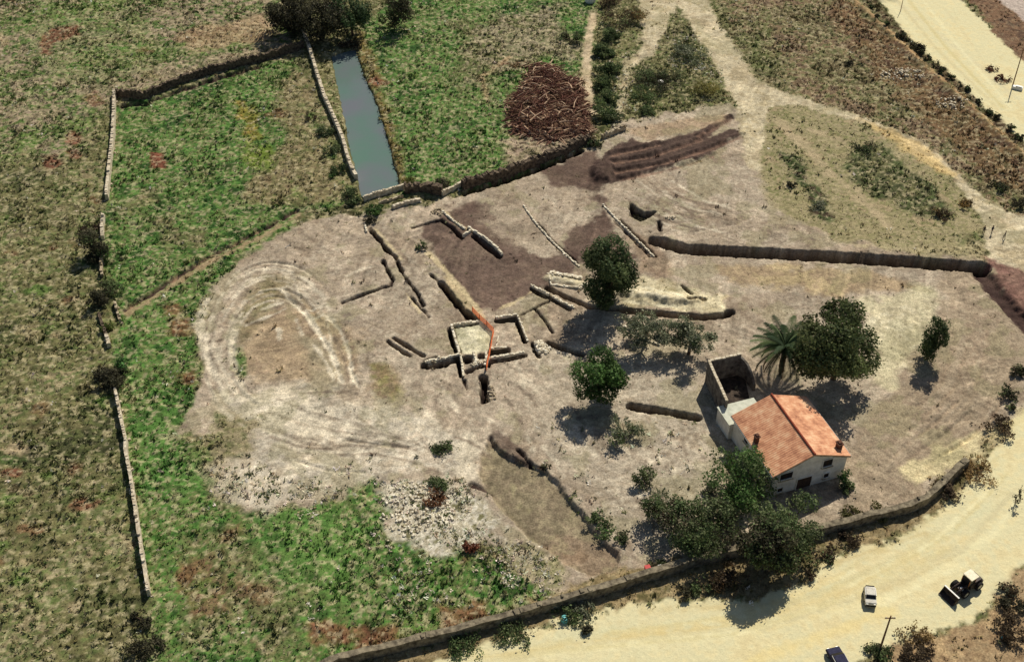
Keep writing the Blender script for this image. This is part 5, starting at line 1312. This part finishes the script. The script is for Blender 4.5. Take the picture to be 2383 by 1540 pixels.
# roofless enclosure
def enclosure():
    zt = 4.4
    A = at(*Z('house', 345, 240), zt); B = at(*Z('house', 490, 560), zt); Cc = at(*Z('house', 600, 185), zt); D = at(*Z('house', 655, 245), zt - .8)
    E = D - HEY * 3.0
    e = empty('ruined_outbuilding', (A.x, A.y, 0), 'roofless outbuilding with tall pale-topped walls behind the house', 'ruin')
    def wl(p, q, h, t):
        m = MB(); d = q - p; n = max(2, int(d.length / .6)); rng = random.Random(int(h * 100 + t * 10 + n))
        nrm = Vector((-d.y, d.x, 0)).normalized() * t / 2
        vs = []; fs = []
        for k in range(n + 1):
            c = p.lerp(q, k / n) - A; c.z = 0
            hh = (h[0] + (h[1] - h[0]) * k / n if isinstance(h, tuple) else h) + rng.uniform(-.12, .1)
            for s, z in ((-1, -.4), (-1, hh), (1, hh), (1, -.4)): vs.append((c.x + nrm.x * s, c.y + nrm.y * s, z))
        for k in range(n):
            for j in range(3): fs.append((k * 4 + j, k * 4 + 4 + j, k * 4 + 5 + j, k * 4 + 1 + j))
        fs.append((0, 1, 2, 3)); fs.append((n * 4 + 3, n * 4 + 2, n * 4 + 1, n * 4))
        m.add(vs, fs); w_ = m.build('wall', M_DARKGREY, e)
        m2 = MB()
        for k in range(n):
            a_, b_ = (Vector(vs[k * 4 + 1]) + Vector(vs[k * 4 + 2])) / 2, (Vector(vs[k * 4 + 5]) + Vector(vs[k * 4 + 6])) / 2
            m2.box((a_ + b_) / 2 + Vector((0, 0, .07)), ((b_ - a_).length * .97, t * 1.12, .2), math.atan2(d.y, d.x), .9)
        m2.build('coping', M_STONE, w_)
    dx = (Cc - A).normalized()
    wl(A, B, zt, .4)
    wl(A + dx * .22, Cc, zt, .4)
    def wl2():
        m = MB(); p, q, r = Cc + dx * .01, D, E
        vs, fs = [], []
        pts = [(p, 3.9), ((p + q) / 2, 3.6), (q, 3.2), ((q + r) / 2, 2.6), (r, 1.2)]
        for i, (c, h) in enumerate(pts):
            d = (pts[min(i + 1, 4)][0] - pts[max(i - 1, 0)][0]); d.z = 0
            nrm = Vector((-d.y, d.x, 0)).normalized() * .2; c = c - A; 
            for s, z in ((-1, -.4), (-1, h), (1, h), (1, -.4)): vs.append((c.x + nrm.x * s, c.y + nrm.y * s, z))
        for k in range(4):
            for j in range(3): fs.append((k * 4 + j, k * 4 + 4 + j, k * 4 + 5 + j, k * 4 + 1 + j))
        fs.append((0, 1, 2, 3)); fs.append((19, 18, 17, 16))
        m.add(vs, fs); m.build('wall', M_DARKGREY, e)
    wl2()
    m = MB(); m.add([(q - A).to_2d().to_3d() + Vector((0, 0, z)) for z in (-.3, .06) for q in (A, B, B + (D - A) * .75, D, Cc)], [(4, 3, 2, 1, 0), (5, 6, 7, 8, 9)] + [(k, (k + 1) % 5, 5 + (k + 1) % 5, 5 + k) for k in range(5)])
    m.build('floor', M_SHADEFLOOR, e)  # dark slab added so the interior shade is carried by its colour
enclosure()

# ------------------------------------------------------------------ people
def person(c, rz, label, top, low, seed, stride=.12):
    p = at(*c)
    e = empty('person', (p.x, p.y, gz(p.x, p.y) + .01), label, 'person', 'people by the golden track', rz)
    V = [(0, 0, .98), (0, 0, 1.2), (0, 0, 1.42), (0, .0, 1.52), (0, .02, 1.60), (0, .03, 1.70),                 # pelvis..head 0-5
         (.17, 0, 1.42), (.25, .02, 1.16), (.26, .10, .93), (.26, .13, .84),                                   # right arm 6-9
         (-.17, 0, 1.42), (-.25, .0, 1.16), (-.25, .05, .92), (-.25, .07, .83),                                # left arm 10-13
         (.1, 0, .93), (.11, stride, .5), (.11, stride * .6, .09), (.11, stride * .6 + .17, .04),               # right leg 14-17
         (-.1, 0, .93), (-.11, -stride * .3, .5), (-.11, -stride, .09), (-.11, -stride + .17, .04)]             # left leg 18-21
    E = [(0, 1), (1, 2), (2, 3), (3, 4), (4, 5), (2, 6), (6, 7), (7, 8), (8, 9), (2, 10), (10, 11), (11, 12), (12, 13), (0, 14), (14, 15), (15, 16), (16, 17), (0, 18), (18, 19), (19, 20), (20, 21)]
    Rd = [.15, .14, .16, .065, .085, .095, .07, .052, .038, .03, .07, .052, .038, .03, .095, .07, .045, .04, .095, .07, .045, .04]
    me = bpy.data.meshes.new('body'); me.from_pydata(V, E, []); me.update()
    o = bpy.data.objects.new('body', me); COL.objects.link(o)
    sk = o.modifiers.new('skin', 'SKIN')
    for i, r in enumerate(Rd):
        me.skin_vertices[0].data[i].radius = (r, r * (.75 if i in (0, 1, 2) else 1))
    me.skin_vertices[0].data[0].use_root = True
    ss = o.modifiers.new('sub', 'SUBSURF'); ss.levels = 1; ss.render_levels = 1
    dg = bpy.context.evaluated_depsgraph_get()
    m2 = bpy.data.meshes.new_from_object(o.evaluated_get(dg))
    bpy.data.objects.remove(o)
    for mt in (M_SKIN, top, low): m2.materials.append(mt)
    for f in m2.polygons:
        cz = f.center
        f.use_smooth = True
        f.material_index = 2 if cz.z < .97 and abs(cz.x) < .215 else (1 if cz.z < 1.48 and not (abs(cz.x) > .2 and cz.z < .93) else 0)
    link('body', m2, None, e)
    mb = MB(); 
    ps = []
    for k in range(6):
        a = k / 5 * math.pi * .5
        ps.append(((0, .015, 1.69 + .12 * math.sin(a)), .112 * math.cos(a) + .004))
    mb.tube([q for q, r in ps], [r for q, r in ps], 10); mb.build('hair', M_HAIR, e, smooth=True)
person(Z('f', 2093, 82), 2.6, 'left of two people standing close together, in dark clothes', M_CLOTH1, M_CLOTH1, 1)
person(Z('f', 2150, 80), 3.6, 'right of two people standing close together, in navy clothes', M_CLOTH2, M_CLOTH1, 2)
person(Z('f', 2238, 118), 1.2, 'person in grey standing apart, right of the two people', M_CLOTH3, M_CLOTH1, 3, .2)

# ------------------------------------------------------------------ vehicles
def wheel(par, x, y, r, wd, name='wheel'):
    m = MB(); n = 20
    prof = [(-wd / 2, r * .62), (-wd / 2, r * .92), (-wd * .36, r), (wd * .36, r), (wd / 2, r * .92), (wd / 2, r * .62)]
    vs, fs = [], []
    for k in range(n):
        a = 2 * math.pi * k / n
        for px, pr in prof: vs.append((x + px, y + pr * math.cos(a), r + pr * math.sin(a)))
    q = len(prof)
    for k in range(n):
        for j in range(q):
            fs.append((k * q + j, ((k + 1) % n) * q + j, ((k + 1) % n) * q + (j + 1) % q, k * q + (j + 1) % q))
    m.add(vs, fs)
    t = m.build(name, M_TYRE, par)
    m = MB(); m.tube([(x - wd * .42, y, r), (x + wd * .42, y, r)], r * .6, 14); m.build('rim', M_STEEL, t)

def loader():
    c0 = at(*Z('yard', 1665, 530)); c1 = at(*Z('yard', 1365, 710))
    d = (c1 - c0); rz = math.atan2(d.y, d.x) - math.pi / 2
    e = empty('wheel_loader', (c0.x, c0.y, gz(c0.x, c0.y)), 'dark wheel loader with cream cab roof on the sandy road', 'loader', None, rz)
    m = MB(); m.box((0, -1.2, 1.35), (1.9, 2.7, 1.1), 0, .9); m.box((0, -2.4, 1.1), (2.0, .5, .9)); m.box((0, .9, 1.0), (1.3, 1.9, .7))
    e.scale = (.85, .85, .85)
    body = m.build('body', M_BLACKM, e, .05)
    m = MB(); m.box((0, -.2, 2.35), (1.55, 1.5, 1.3), 0, .88); cab = m.build('cab', M_GLASS, e, .03)
    m = MB(); m.box((0, -.45, 3.08), (1.8, 1.7, .16)); m.build('cab_roof', M_CREAM, cab, .04)
    for sx in (-1, 1):
        for y in (.5, -.9):
            m = MB(); m.box((sx * .72, y, 2.3), (.09, .09, 1.3)); m.build('cab_post', M_ORANGE, cab)
    for sx in (-1, 1):
        for y in (-1.7, 1.3): wheel(e, sx * 1.1, y, .78, .6)
    for sx in (-1, 1):
        m = MB(); m.tube([(sx * .5, .5, 1.7), (sx * .5, 2.2, 1.5), (sx * .5, 3.3, .7)], .16, 8); m.build('lift_arm', M_BLACKM, e)
        m = MB(); m.tube([(sx * .5, .9, 1.0), (sx * .5, 2.3, 1.25)], .09, 8); m.build('hydraulic_ram', M_STEEL, e)
    m = MB(); m.prism([(0, 0), (0, 0), ], 0, 0) if False else None
    b = MB()
    prof = [(3.15, .25), (4.3, .12), (4.3, .2), (3.4, .38), (3.2, .8), (3.3, 1.35), (3.2, 1.42), (3.02, .85)]
    n = len(prof)
    vs = [(-1.45, y, z) for y, z in prof] + [(1.45, y, z) for y, z in prof]
    fs = [tuple(range(n)), tuple(range(2 * n - 1, n - 1, -1))] + [(i, (i + 1) % n, n + (i + 1) % n, n + i) for i in range(n)]
    b.add(vs, fs)
    for sx in (-1.45, 1.40):
        b.add([(sx, 3.15, .25), (sx, 4.2, .14), (sx, 3.35, 1.35), (sx + .05, 3.15, .25), (sx + .05, 4.2, .14), (sx + .05, 3.35, 1.35)], [(0, 1, 2), (5, 4, 3), (0, 3, 4, 1), (1, 4, 5, 2), (2, 5, 3, 0)])
    bk = b.build('bucket', M_BLACKM, e)
    m = MB(); m.box((0, 3.24, 1.47), (2.95, .22, .10)); m.build('bucket_edge', M_WHITE, bk)
    m = MB(); m.tube([(.55, -1.6, 1.9), (.55, -1.6, 2.7)], .07, 8); m.build('exhaust', M_STEEL, e)
    m = MB(); m.box((-.4, 1.5, 1.45), (.5, .4, .3)); m.build('toolbox', M_WHITE, e, .03)
loader()

def car(c, rz, paint_m, label, L=3.4, Wd=1.5, Hh=1.55, name='car'):
    p = at(*c)
    e = empty(name, (p.x, p.y, gz(p.x, p.y)), label, 'car', None, rz)
    h = L / 2
    prof = [(-h, .35), (h, .35), (h, .75), (h * .92, .92), (h * .5, 1.0), (h * .18, Hh - .05), (-h * .75, Hh), (-h * .97, .95)]
    b = MB(); n = len(prof)
    vs = []
    for x, k in ((-1, 1), (1, 1)):
        for y, z in prof:
            f = .82 if z > 1.2 else 1
            vs.append((x * Wd / 2 * f, y, z))
    fs = [tuple(range(n)), tuple(range(2 * n - 1, n - 1, -1))] + [(i, (i + 1) % n, n + (i + 1) % n, n + i) for i in range(n)]
    b.add(vs, fs)
    b.build('body', paint_m, e, .05)
    m = MB(); f = .83
    m.add([(-Wd / 2 * .9, h * .47, 1.03), (Wd / 2 * .9, h * .47, 1.03), (Wd / 2 * .8, h * .2, Hh - .12), (-Wd / 2 * .8, h * .2, Hh - .12)], [(0, 1, 2, 3)])
    for v in range(4):
        x, y, z = m.v[v]; m.v[v] = (x, y + .03, z + .03)
    m.add([(x, y - .02, z - .02) for x, y, z in m.v], [(3, 2, 1, 0)])
    m.build('windscreen', M_GLASS, e)
    m = MB(); m.box((0, -h * .9, 1.25), (Wd * .78, .06, .4), 0, 1, -.25); m.build('rear_window', M_GLASS, e)
    for s in (-1, 1):
        m = MB(); m.box((s * (Wd / 2 * .93), -h * .2, 1.2), (.06, h * .95, .34)); m.build('side_window', M_GLASS, e)
        m = MB(); m.box((s * Wd * .34, h + .005, .72), (.3, .05, .16)); m.build('headlight', M_STEEL, e)
        for y in (-h * .62, h * .62): wheel(e, s * (Wd / 2 - .06), y, .3, .2)
    m = MB(); m.box((0, h + .03, .45), (Wd * .96, .1, .18)); m.box((0, -h - .03, .45), (Wd * .96, .1, .18)); m.build('bumper', M_TYRE, e)
car(Z('yard', 510, 660), math.pi - .12, M_DUSTY, 'small dusty white car standing alone in the middle of the sandy road', 2.7, 1.45, 1.45)
car(Z('yard', 138, 1440), .25, M_NAVY, 'dark blue car cut off by the bottom edge of the picture', 4.0, 1.75, 1.5)

# ------------------------------------------------------------------ poles and small things
def pole(base, h, label, arm=True, r=.13):
    p = at(*base)
    e = empty('utility_pole', (p.x, p.y, gz(p.x, p.y)), label, 'pole')
    m = MB(); m.tube([(0, 0, -.5), (0, 0, h)], [r * 1.2, r * .75], 8); m.build('post', M_POLE, e)
    if arm:
        m = MB(); m.box((0, 0, h - .45), (1.3, .12, .12)); a = m.build('crossarm', M_POLE, e)
        for x in (-.55, 0.3, .55):
            m = MB(); m.tube([(x, 0, h - .39), (x, 0, h - .2)], [.06, .04], 6); m.build('insulator', M_WHITE, a)
pole(Z('i', 1375, 1455), 7.2, 'wooden utility pole near the bottom edge beside the sandy road')
pole(Z('c', 2300, 590), 8.6, 'thin wooden utility pole on the upper sandy road at the right edge', True, .12)
pole(Z('c', 1520, 80), 4.0, 'short thin pole on the upper sandy road at the top edge', False, .08)

def tank(c, r, h, mat, label, name, cat, lid=None):
    p = at(*c)
    m = MB(); z = gz(p.x, p.y)
    m.tube([(0, 0, -.05), (0, 0, h * .1), (0, 0, h * .5), (0, 0, h * .9), (0, 0, h), (0, 0, h + .04)], [r * .95, r, r * 1.05, r, r * .9, r * .3], 16)
    o = m.build(name, mat, None, smooth=False); o.location = (p.x, p.y, z)
    tag(o, label, cat)
    if lid:
        m = MB(); m.tube([(0, 0, h + .03), (0, 0, h + .16)], [r * .4, r * .36], 12); m.build('lid', lid, o)
tank(Z('b', 1718, 12), 1.3, 1.6, M_WHITE, 'white water tank at the top edge above the narrow path', 'water_tank', 'tank', M_STEEL)
tank(Z('b', 2205, 590), .6, 1.0, M_WHITE, 'small white drum half hidden in the bramble thicket', 'drum', 'drum', M_WHITE)
tank(Z('h', 1540, 1250), .5, .6, M_CYAN, 'turquoise barrel in the verge beside the sandy road', 'barrel', 'barrel', M_CYAN)
def bin_(c, mat, label):
    p = at(*c); m = MB(); m.box((0, 0, .38), (.66, .74, .76), 0, 1.12); o = m.build('rubbish_bin', mat, None, .04); o.location = (p.x, p.y, gz(p.x, p.y)); o.rotation_euler[2] = .3
    tag(o, label, 'bin')
    m = MB(); m.box((0, 0, .80), (.8, .88, .08)); m.build('lid', mat, o, .03)
bin_(Z('h', 2115, 910), M_RED, 'red bin beside a white sack at the mossy wall')
def sack(c, s, mat, label):
    p = at(*c); rng = np.random.RandomState(3)
    m = MB(); ps = [(0, 0, 0), (.05, 0, s * .3), (0, .05, s * .7), (.03, 0, s), (0, 0, s * 1.12)]
    m.tube(ps, [s * .5, s * .68, s * .6, s * .25, s * .34], 12); o = m.build('sack', mat, None, smooth=True); o.location = (p.x, p.y, gz(p.x, p.y)); tag(o, label, 'sack')
sack(Z('h', 2200, 905), .85, M_WHITE, 'white sack right of the red bin at the mossy wall')
def block(c, d, rz, mat, label):
    p = at(*c); m = MB(); m.box((0, 0, d[2] / 2), d, 0, .95); m.box((d[0] * .1, 0, d[2] + .1), (d[0] * .6, d[1] * .7, .2)); o = m.build('stone_block', mat, None, .04)
    o.location = (p.x, p.y, gz(p.x, p.y)); o.rotation_euler[2] = rz; tag(o, label, 'stone')
block(Z('c', 2330, 620), (2.2, .9, .6), -.5, M_WHITE, 'white block at the foot of the far utility pole')
block(Z('yard', 2125, 1120), (.5, .4, .3), .2, M_CYAN, 'tiny pale blue piece of litter by the large brown bush')
